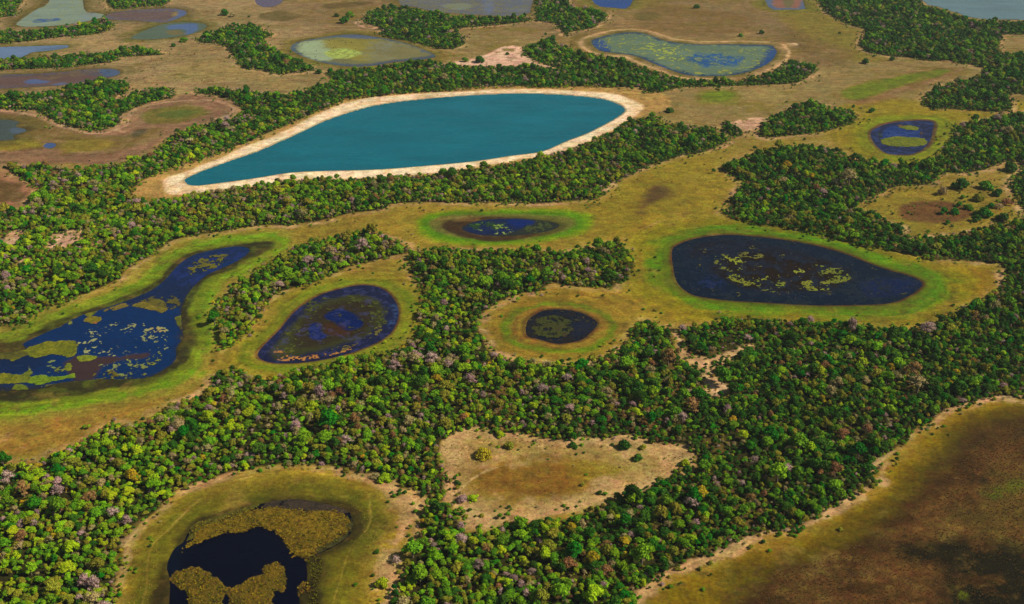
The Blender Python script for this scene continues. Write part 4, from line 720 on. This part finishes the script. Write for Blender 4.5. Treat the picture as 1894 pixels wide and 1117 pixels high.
LONE = [
 (1156, 823, 28, 'dark', 'dark green tree standing alone inside the sandy clearing, left of its twin'), (1180, 846, 22, 'dark', 'compact dark green tree casting a round shadow in the sandy clearing'), (1060, 823, 18, 'dark', 'small dark bush like tree on the upper rim of the sandy clearing'), (1109, 911, 13, 'dark', 'tiny dark tree on the lower slope of the sandy clearing'),
 (943, 824, 20, 'olive', 'olive tree on the upper left sand of the clearing'), (925, 803, 20, 'lime', 'lime bush like tree at the top of the sandy clearing'), (892, 838, 32, 'gold', 'golden olive shrub tree at the left of the sandy clearing'), (874, 921, 24, 'lime', 'tall yellow lime tree at the lower left of the sandy clearing'), (856, 922, 26, 'mauve', 'grey leafless tree beside the tall yellow lime one'), (1190, 826, 16, 'olive', 'small olive tree at the right end of the sandy clearing'),
 (1268, 855, 20, 'lime', 'lime tree on the right rim of the sandy clearing'), (707, 1077, 28, 'lime', 'lone lime yellow bush on the sandy bank right of the reed pond'), (712, 884, 30, 'lime', 'lime tree at the forest edge above the sandy bank'), (694, 880, 22, 'tan', 'dull tan shrub beside the lime tree above the sandy bank'), (594, 858, 17, 'mauve', 'lilac bush on the upper rim of the reed pond field'), (733, 1035, 24, 'mauve', 'bare grey shrub on the sandy bank'), (640, 870, 16, 'olive', 'low olive bush at the forest rim above the reed pond field'), (369, 885, 12, 'emerald', 'tiny emerald bush on the rim of the reed pond field'),
 (1746, 390, 20, 'emerald', 'left tree of the green row beside the brown patch in the right clearing'), (1766, 391, 20, 'emerald', 'second tree of the green row beside the brown patch in the right clearing'), (1774, 378, 18, 'emerald', 'top tree over the green row in the right clearing'), (1791, 383, 18, 'green', 'mid green tree at the right end of the row in the right clearing'), (1753, 411, 14, 'emerald', 'narrow tree below the green row in the right clearing'),
 (1821, 393, 32, 'emerald', 'widest dark crown in the right clearing'), (1806, 404, 20, 'dark', 'dark tree tucked left under the widest crown of the right clearing'), (1856, 403, 30, 'dark', 'dark green tree near the right edge of the right clearing'), (1744, 353, 26, 'tan', 'low grey brown shrub in the upper part of the right clearing'), (1778, 341, 34, 'dark', 'spreading dark tree at the top of the right clearing'), (1809, 366, 24, 'olive', 'olive tree with a long shadow in the right clearing'),
 (1824, 343, 28, 'green', 'mid green tree in the upper right of the right clearing'), (1846, 356, 22, 'dark', 'dark tree right of the mid green one in the right clearing'), (1862, 373, 24, 'rust', 'brownish tree at the right rim of the right clearing'), (1781, 364, 11, 'green', 'tiny green bush in the middle of the right clearing'), (1834, 380, 16, 'emerald', 'small emerald tree over the widest crown of the right clearing'), (1849, 381, 22, 'tan', 'tan and green tree in the right clearing'), (1871, 309, 30, 'dark', 'dark tree at the sandy top corner of the right clearing'),
 (1613, 204, 14, 'dark', 'dark round bush above the small blue pond with islands'), (1579, 196, 9, 'dark', 'small bush left of the dark round bush above the small blue pond'), (1593, 199, 8, 'tan', 'dry little tree beside the dark round bush'), (1455, 188, 5, 'dark', 'tiny tree alone on the tan plain above the right wood'), (1239, 204, 18, 'dark', 'bushy tree at the north tip of the wood east of the teal lake'), (1288, 12, 14, 'dark', 'solitary dark bush on the brown plain at the top of the photo'),
 (1370, 65, 11, 'green', 'solitary round green tree above the kidney shaped pond'), (1408, 59, 11, 'dark', 'solitary dark tree right of the round green one above the kidney pond'), (1651, 108, 13, 'dark', 'bush at the forest rim above the long green strip'), (1617, 103, 8, 'emerald', 'small tree left of the bush above the long green strip'), (1601, 113, 18, 'dark', 'low dark thicket at the rim of the top right forest'), (1553, 60, 6, 'dark', 'tiny bush on the plain left of the top right forest'),
 (637, 37, 20, 'dark', 'largest of the lone trees left of the top centre wood'), (647, 27, 18, 'green', 'green tree behind the largest lone tree at the top'), (622, 28, 11, 'dark', 'small tree left of the pair at the top centre'), (590, 132, 16, 'dark', 'dark tree on the sand line left of the belt above the teal lake'), (860, 110, 14, 'green', 'green bush west of the pink sand above the teal lake'), (887, 110, 20, 'dark', 'dark bush on the pink sand above the teal lake'), (938, 99, 9, 'dark', 'tiny tree in the middle of the pink sand above the teal lake'),
 (321, 83, 11, 'dark', 'dark small tree left of two in the plain at the upper left'), (340, 74, 16, 'green', 'taller green tree right of the dark small one at the upper left'), (415, 23, 17, 'dark', 'left tree of the pair on the plain at the top left'), (430, 27, 16, 'tan', 'right dry tree of the pair on the plain at the top left'), (460, 30, 6, 'dark', 'tiny tree right of the pair at the top left'), (462, 46, 13, 'dark', 'dark tree above the wood at the top left'), (405, 164, 13, 'dark', 'dark tree in the scrub above the dry lake'), (481, 584, 13, 'dark', 'small dark tree alone beside the egg shaped pond'),
]
for h in HEROES: hero(*h, hs=float(rng.uniform(.9, 1.1)))
for h in LONE: hero(*h, hs=float(rng.uniform(.85, 1.05)), sink=.75)

# ------------------------------------------------------------------ the forest
def candidates(y0, y1, sp, tmax=.72):
    out = []
    for iy, y in enumerate(np.arange(y0, y1, sp*.87)):
        xs = np.arange(-y*tmax*1.02 - 30, y*tmax*1.02 + 30, sp) + (iy % 2)*sp*.5
        out.append(np.stack([xs, np.full(len(xs), y)], 1))
    q = np.concatenate(out); return q + rng.uniform(-.36, .36, q.shape)*sp
q = candidates(405, 2300, 4.15)
pxx, pyy, _ = project(q[:, 0], q[:, 1], 3); q = q[(pxx > -130) & (pxx < 2024) & (pyy < 1230) & (pyy > -40)]
sf = forest_sd(q[:, 0], q[:, 1])
soft_hole = np.full(len(q), -1e3, np.float32)
for p, k in HW:
    if k: soft_hole = np.maximum(soft_hole, sdf(p, q[:, 0], q[:, 1], 20))
edge = fbm(q[:, 0], q[:, 1], 17, 4, 62)*(5 + 3*sm(q[:, 1], 700, 1300))
gapn = fbm(q[:, 0], q[:, 1], 24, 3, 61); okk = (sf + edge > .8) & (rng.random(len(q)) > sm(gapn, .25, .95)*.62)
okk |= (soft_hole > -2) & (fbm(q[:, 0], q[:, 1], 9, 2, 63) > .3) & (rng.random(len(q)) < .6)
okk |= (sf > -16) & (sf < 1) & (rng.random(len(q)) < .05) & (fbm(q[:, 0], q[:, 1], 20, 2, 64) > .1)
for k in WATERS: okk &= sdf(PW[k], q[:, 0], q[:, 1], 10) < -4
okk &= sdf(PW['beach'], q[:, 0], q[:, 1], 10) < -1
q = q[okk]; sf = sf[okk]
for hx, hy, hr in TAKEN:
    d = np.hypot(q[:, 0]-hx, (q[:, 1]-hy)); keep = d > hr*.95; q = q[keep]; sf = sf[keep]
n = len(q); u = rng.random(n)
rad = (1.25 + 2.0*u**1.5 + (rng.random(n) < .09)*rng.uniform(.8, 2.8, n)) * (1 + .14*np.clip(fbm(q[:, 0], q[:, 1], 45, 2, 72), -1, 1))
axr = rng.uniform(.82, 1.22, n)
rad *= .55 + .45*sm(sf, -1, 6)
hsc = rng.uniform(.75, 1.3, n)*(1 + .12*np.clip(fbm(q[:, 0], q[:, 1], 12, 2, 71), -1, 1))
px, py, yc = project(q[:, 0], q[:, 1], 4)
# which colours grow where; darker mix at right also paints in backlit shade
right = sm(px + 60*fbm(q[:, 0], q[:, 1], 90, 2, 81), 900, 1350)
left = sm(-px, -520, -250) * sm(py, 600, 760)
farm = sm(-py, -330, -150)
names = list(KINDS)
wts = np.zeros((n, len(names)))
base_l = dict(emerald=.03, dark=.17, green=.25, bright=.17, lime=.10, olive=.17, mauve=.065, tan=.12, rust=.03, gold=.008)
base_r = dict(emerald=.14, dark=.42, green=.22, bright=.08, lime=.02, olive=.14, mauve=.028, tan=.06, rust=.035, gold=.004)  # dark share raised to paint in the dimmer right side
base_w = dict(emerald=.03, dark=.08, green=.22, bright=.24, lime=.15, olive=.19, mauve=.05, tan=.10, rust=.03, gold=.018)
base_f = dict(emerald=.14, dark=.40, green=.22, bright=.05, lime=.02, olive=.05, mauve=.05, tan=.06, rust=.01, gold=.0)
for i, k in enumerate(names):
    a = base_l[k]*(1-right) + base_r[k]*right; a = a*(1-left) + base_w[k]*left; wts[:, i] = a*(1-farm) + base_f[k]*farm
patchy = fbm(q[:, 0], q[:, 1], 22, 2, 83)
for j_, k in enumerate(names): wts[:, j_] *= np.exp(.9*fbm(q[:, 0], q[:, 1], 16, 2, 500+j_))
for k in ('mauve', 'tan', 'rust'): wts[:, names.index(k)] *= np.exp(1.5*patchy)*.55
wts /= wts.sum(1, keepdims=True)
kd = (wts.cumsum(1) < rng.random(n)[:, None]).sum(1).clip(0, len(names)-1)
rad = np.where(np.isin(kd, [names.index('lime'), names.index('gold')]), rad*.92, rad)
sh = rng.integers(0, 4, n); rot = rng.uniform(0, 6.28, n)
inside = (px > 4) & (px < 1890) & (py > 4) & (py < 1112)
score = np.where(inside, rad/yc, 0); nind = 298 - len(HEROES) - len(LONE)
order = np.argsort(-score)[:nind]
def shorten(l):
    for a_, b_ in (('in the lower left corner of the forest', 'in the lower left corner'), ('in the forest strip against the sandy rim left of the reed pond', 'along the sandy rim left of the reed pond'), ('medium sized', 'medium'),
                   ('in the forest belt between the ponds and the sandy clearing', 'between the ponds and sandy clearing'), ('in the forest below the left end of the sandy clearing', 'below the left end of the sandy clearing'),
                   ('in the forest below the right half of the sandy clearing', 'below the sandy clearing right half'), ('in the bottom forest left of the lower right field', 'left of the lower right field'),
                   ('in the forest point beside the start of the lower right field', 'at the tip of the lower right field'), ('in the right forest along the lower right field', 'along the lower right field'),
                   ('in the upper part of the lower left forest', 'in the upper lower-left forest'), ('in the lower left forest near the photo edge', 'in the lower left forest by the edge'), ('in the lower left forest facing the reed pond field', 'in the forest facing the reed field')):
        if len(l.split()) > 16: l = l.replace(a_, b_)
    while len(l.split()) > 16: l = l.replace(' of the ', ' ', 1) if ' of the ' in l else ' '.join(l.split()[:16])
    return l
SZ = lambda r: 'small' if r < 2.9 else ('medium sized' if r < 3.9 else 'large')
def zone(x, y):
    if x < 300:
        if y > 1040: return 'in the lower left corner of the forest' if x < 110 else 'in the forest strip against the sandy rim left of the reed pond'
        if y > 940: return 'in the lower left forest near the photo edge' if x < 120 else 'in the lower left forest facing the reed pond field'
        return 'in the upper part of the lower left forest'
    if y < 905: return 'in the forest belt between the ponds and the sandy clearing'
    if x < 790: return 'at the forest edge by the sandy bank'
    if x < 900: return 'in the bottom forest right of the sandy bank' if y > 1030 else 'in the forest below the left end of the sandy clearing'
    if x < 1040: return 'in the bottom centre forest' if y > 1040 else 'in the forest just below the sandy clearing'
    if x < 1180: return 'in the bottom forest left of the lower right field' if y > 1040 else 'in the forest below the right half of the sandy clearing'
    if x < 1330: return 'in the forest point beside the start of the lower right field'
    return 'in the right forest along the lower right field'
b0, buckets = {}, {}
for i in order: b0.setdefault((zone(px[i], py[i]), names[kd[i]], SZ(rad[i])), []).append(i)
for (zn, kn, sz), lst in b0.items():
    if len(lst) <= 9: buckets[zn, kn, sz] = lst
    else:
        lst = sorted(lst, key=lambda i: py[i]); m__ = -(-len(lst)//10); c_ = -(-len(lst)//m__)
        rows = {2: ('far row', 'near row'), 3: ('far row', 'middle row', 'near row'), 4: ('farthest row', 'second row', 'third row', 'nearest row')}.get(m__, ['row %s' % w_ for w_ in 'one two three four five six seven eight nine'.split()])
        for r__ in range(m__): buckets[zn + ', ' + rows[r__], kn, sz] = lst[r__*c_:(r__+1)*c_]
ORD = ['leftmost', 'second from the left', 'third from the left', 'fourth from the left', 'fifth from the left', 'sixth from the left', 'seventh from the left', 'eighth from the left', 'ninth from the left']
for (zn, kn, sz), lst in buckets.items():
    lst.sort(key=lambda i: px[i])
    for j, i in enumerate(lst):
        word = KINDS[kn][1]
        if len(lst) == 1: lab = '%s %s tree %s' % (sz, word, zn)
        else:
            o_ = 'rightmost' if j == len(lst)-1 else (ORD[j] if j < len(ORD) else None)
            lab = '%s of the %s %s trees %s' % (o_, sz, word, zn) if o_ else '%s %s tree right of centre among its like %s' % (sz, word, zn)
        assert len(lst) < 11
        lab = shorten(lab)
        plant_tree('broadleaf_tree', float(q[i, 0]), float(q[i, 1]), float(rad[i]), float(hsc[i]), kn, int(sh[i]), float(rot[i]), lab, 'trees of the near forest', .15, float(axr[i]))
rest = np.ones(n, bool); rest[order] = False
q_, r_ = q[rest], rad[rest]
# undergrowth between the crowns
u_ = candidates(405, 2300, 4.1); upx, upy, _ = project(u_[:, 0], u_[:, 1], 1); u_ = u_[(upx > -130) & (upx < 2024) & (upy < 1230) & (upy > -40)]
us = forest_sd(u_[:, 0], u_[:, 1]); eu = fbm(u_[:, 0], u_[:, 1], 12, 3, 66); clr_ = sdf(W("817,814 865,784 897,784 985,804 1073,804 1150,800 1278,820 1283,860 1180,908 1036,955 883,980 855,975 822,925"), u_[:, 0], u_[:, 1], 5); rcl_ = sdf(HW[0][0], u_[:, 0], u_[:, 1], 5)
ok2 = ((us > -3.5) & (rng.random(len(u_)) < .5 * (.25 + .75*sm(us, -3, 2)))) | ((us > -9) & (eu > .3) & (rng.random(len(u_)) < .28)) | ((us > -22) & (rng.random(len(u_)) < .014))
ok2 |= (clr_ > 0) & (clr_ < 22) & (eu > .1) & (rng.random(len(u_)) < .11) | (clr_ > 0) & (rng.random(len(u_)) < .012) | (rcl_ > 0) & (eu > -.1) & (rng.random(len(u_)) < .07)
for k in WATERS: ok2 &= sdf(PW[k], u_[:, 0], u_[:, 1], 10) < -4
ok2 &= sdf(PW['beach'], u_[:, 0], u_[:, 1], 10) < -1
u_ = u_[ok2]; us = us[ok2]; m_ = len(u_)
uk = rng.choice([names.index(k) for k in ('dark', 'green', 'olive', 'tan', 'bright', 'mauve')], m_, p=[.34, .24, .2, .1, .08, .04])
fi = np.array([[FORM_IDX[k, s] for s in range(4)] for k in names])
urad = rng.uniform(.9, 1.9, m_)
pts = np.concatenate([np.column_stack([q_, -.15 - .15*r_]), np.column_stack([u_, -urad*.55])])
scl = np.concatenate([np.column_stack([r_*axr[rest], r_/axr[rest], r_*hsc[rest]]), np.column_stack([urad, urad, urad*.85])])
scatter('forest', pts, scl, np.concatenate([rot[rest], rng.uniform(0, 6.28, m_)]), np.concatenate([fi[kd[rest], sh[rest]], fi[uk, rng.integers(0, 4, m_)]]), forms,
        'dense mixed green forest belts winding between the ponds', 'forest')
print('trees', n, 'undergrowth', m_)

# ------------------------------------------------------------------ tussocks and reeds
tforms = bpy.data.collections.new('tuft_forms')
def tuft_geo(seed, nb=16, spread=.8, h=1.0, wd=.12):
    r = np.random.default_rng(seed); V, F_ = [], []
    for i in range(nb):
        a = r.uniform(0, 6.28); q0 = r.uniform(0, .35)*spread; b = np.array([q0*math.cos(a), q0*math.sin(a), 0]); t = b + np.array([spread*r.uniform(.2, .7)*math.cos(a), spread*r.uniform(.2, .7)*math.sin(a), h*r.uniform(.5, 1)])
        s = np.array([-math.sin(a), math.cos(a), 0])*wd; k = len(V); V += [b-s, b+s, t+s*.5, t-s*.5]; F_.append((k, k+1, k+2, k+3))
    return np.array(V), np.array(F_)
TUFTS = {'straw': (170, 138, 62), 'olivegrass': (122, 106, 26), 'darkgrass': (70, 58, 20), 'browngrass': (112, 78, 34), 'marshstraw': (120, 86, 50), 'marshgreen': (88, 76, 20), 'reed': (146, 122, 14), 'reedgreen': (104, 104, 10)}
for i, (k, c) in enumerate(TUFTS.items()):
    me = np_mesh('tuft', *tuft_geo(900+i), leaf_material(k, c, .25, .01)); tforms.objects.link(bpy.data.objects.new('tuft_form_%02d' % i, me))
def scatter_tufts(name, poly, sp, kinds, probs, size, label, cat, dens=1.0, z=-.25, hmul=.7, clump=None, inset=0.0, avoid=None):
    p = poly if not isinstance(poly, str) else W(poly)
    lo, hi = p.min(0), p.max(0); gx, gy = np.meshgrid(np.arange(lo[0], hi[0], sp), np.arange(lo[1], hi[1], sp))
    c = np.stack([gx.ravel(), gy.ravel()], 1) + rng.uniform(-1, 1, (gx.size, 2))*sp
    a, b, _ = project(c[:, 0], c[:, 1]); c = c[(a > -60) & (a < 1954) & (b < 1170)]
    c = c[sdf(p, c[:, 0], c[:, 1], 5) > inset]; c = c[rng.random(len(c)) < dens]
    c = c[forest_sd(c[:, 0], c[:, 1]) < 1] if name != 'reed_tufts' else c
    if avoid is not None: c = c[sdf(W(avoid), c[:, 0], c[:, 1], 5) < 0]
    if clump is not None: c = c[fbm(c[:, 0], c[:, 1], 9, 3, 333) > clump]
    kk = np.array([list(TUFTS).index(k) for k in kinds])[rng.choice(len(kinds), len(c), p=probs)]; s = rng.uniform(*size, len(c))
    return np.column_stack([c, np.full(len(c), z)]), np.column_stack([s, s, s*hmul]), rng.uniform(0, 6.28, len(c)), kk
def merge(name, groups, label, cat):
    scatter(name, *[np.concatenate([g_[i] for g_ in groups]) for i in range(4)], tforms, label, cat)
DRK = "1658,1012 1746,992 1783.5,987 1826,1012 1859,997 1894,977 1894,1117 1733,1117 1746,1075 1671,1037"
LRF = "1894,740 1800,752 1730,792 1681,825 1620,870 1600,912 1525,958 1420,992 1344,1024 1241,1064 1180,1117 1894,1117"
BRN = "1894,775 1830,795 1780,845 1730,895 1680,940 1633,975 1560,1018 1480,1048 1420,1078 1380,1117 1894,1117"
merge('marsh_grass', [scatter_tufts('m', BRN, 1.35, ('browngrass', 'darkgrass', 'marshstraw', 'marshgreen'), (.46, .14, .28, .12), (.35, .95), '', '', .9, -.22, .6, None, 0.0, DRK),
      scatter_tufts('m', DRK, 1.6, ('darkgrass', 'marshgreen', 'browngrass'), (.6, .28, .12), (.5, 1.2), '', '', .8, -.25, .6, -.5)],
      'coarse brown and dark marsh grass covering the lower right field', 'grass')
merge('dry_grass', [scatter_tufts('m', "200,1117 250,985 310,915 400,878 520,858 640,872 720,890 785,940 740,1030 725,1117 620,1117 670,1000 600,915 450,905 320,970 290,1060 290,1117", 2.1, ('straw', 'olivegrass', 'browngrass'), (.6, .3, .1), (.3, .7), '', '', .6, -.2, .6),
      scatter_tufts('m', "820,812 885,784 985,804 1150,804 1278,822 1281,858 1211,887 1088,935 948,965 870,978 848,945 824,920", 1.9, ('straw', 'browngrass', 'olivegrass', 'darkgrass'), (.5, .3, .12, .08), (.3, .85), '', '', .7, -.2, .6, -.35),
      scatter_tufts('m', "0,745 180,745 330,700 390,690 290,770 120,840 0,870", 3.2, ('browngrass', 'darkgrass', 'straw'), (.5, .2, .3), (.3, .8), '', '', .25, -.2, .5),
      scatter_tufts('m', "1180,440 1300,405 1480,425 1680,475 1850,500 1830,540 1700,590 1450,585 1250,595 1170,560", 3.4, ('olivegrass', 'darkgrass', 'straw'), (.5, .2, .3), (.3, .8), '', '', .2, -.2, .5, 0, ),
      scatter_tufts('m', HOLES[0][0], 2.6, ('olivegrass', 'darkgrass', 'straw'), (.4, .3, .3), (.4, 1.1), '', '', .5, -.2, .6, -.1),
      scatter_tufts('m', "560,400 700,385 780,380 1100,375 1300,290 1345,300 1340,400 1180,450 1100,440 760,450 620,430", 4.0, ('olivegrass', 'darkgrass', 'browngrass'), (.4, .35, .25), (.4, 1.3), '', '', .3, -.2, .5, .25),
      scatter_tufts('m', "200,90 620,60 640,140 540,165 360,165 230,150", 6, ('darkgrass', 'browngrass'), (.5, .5), (.7, 2.0), '', '', .35, -.2, .5, .35),
      scatter_tufts('m', "1000,20 1500,10 1600,110 1400,160 1230,140 1450,80 1200,60", 8, ('darkgrass', 'browngrass'), (.5, .5), (.7, 1.8), '', '', .2, -.2, .5, .2)],
      'tufts of dry straw coloured grass dotted over the open ground', 'grass')
rg_ = [scatter_tufts('reed_tufts', s, 1.25, k_, p_, (.7, 1.25), '', '', .95, .1, .85, None, .8) for s, k_, p_ in
       [(REED, ('reed', 'reedgreen', 'browngrass'), (.52, .34, .14)), (ISLES[0], ('reed', 'reedgreen', 'browngrass'), (.45, .45, .1)), (ISLES[1], ('reed', 'reedgreen', 'browngrass'), (.45, .45, .1)), (ISLES[2], ('reed', 'browngrass'), (.5, .5)), (ISLES[3], ('reedgreen', 'darkgrass'), (.7, .3))]]
merge('reed_tufts', rg_, 'upright golden reed stems over the reed beds of the dark pond at the lower left', 'reeds')

# ------------------------------------------------------------------ the air
bm = np.array([(x_, y_, z_) for z_ in (-4.0, 440.0) for x_, y_ in ((-28000, -1200), (28000, -1200), (28000, 31000), (-28000, 31000))])
hz = link('haze', np_mesh('haze', bm, np.array([(0, 3, 2, 1), (4, 5, 6, 7), (0, 1, 5, 4), (1, 2, 6, 5), (2, 3, 7, 6), (3, 0, 4, 7)])))
m = bpy.data.materials.new('haze'); m.use_nodes = True; t = m.node_tree; t.nodes.clear()
out = t.nodes.new('ShaderNodeOutputMaterial'); pv = t.nodes.new('ShaderNodeVolumePrincipled'); pv.inputs['Color'].default_value = (.86, .93, .95, 1)
pv.inputs['Density'].default_value = .00003; pv.inputs['Anisotropy'].default_value = .1; t.links.new(pv.outputs[0], out.inputs['Volume'])
hz.data.materials.append(m); tag(hz, 'thin pale haze over the far plain', 'haze', kind='stuff')
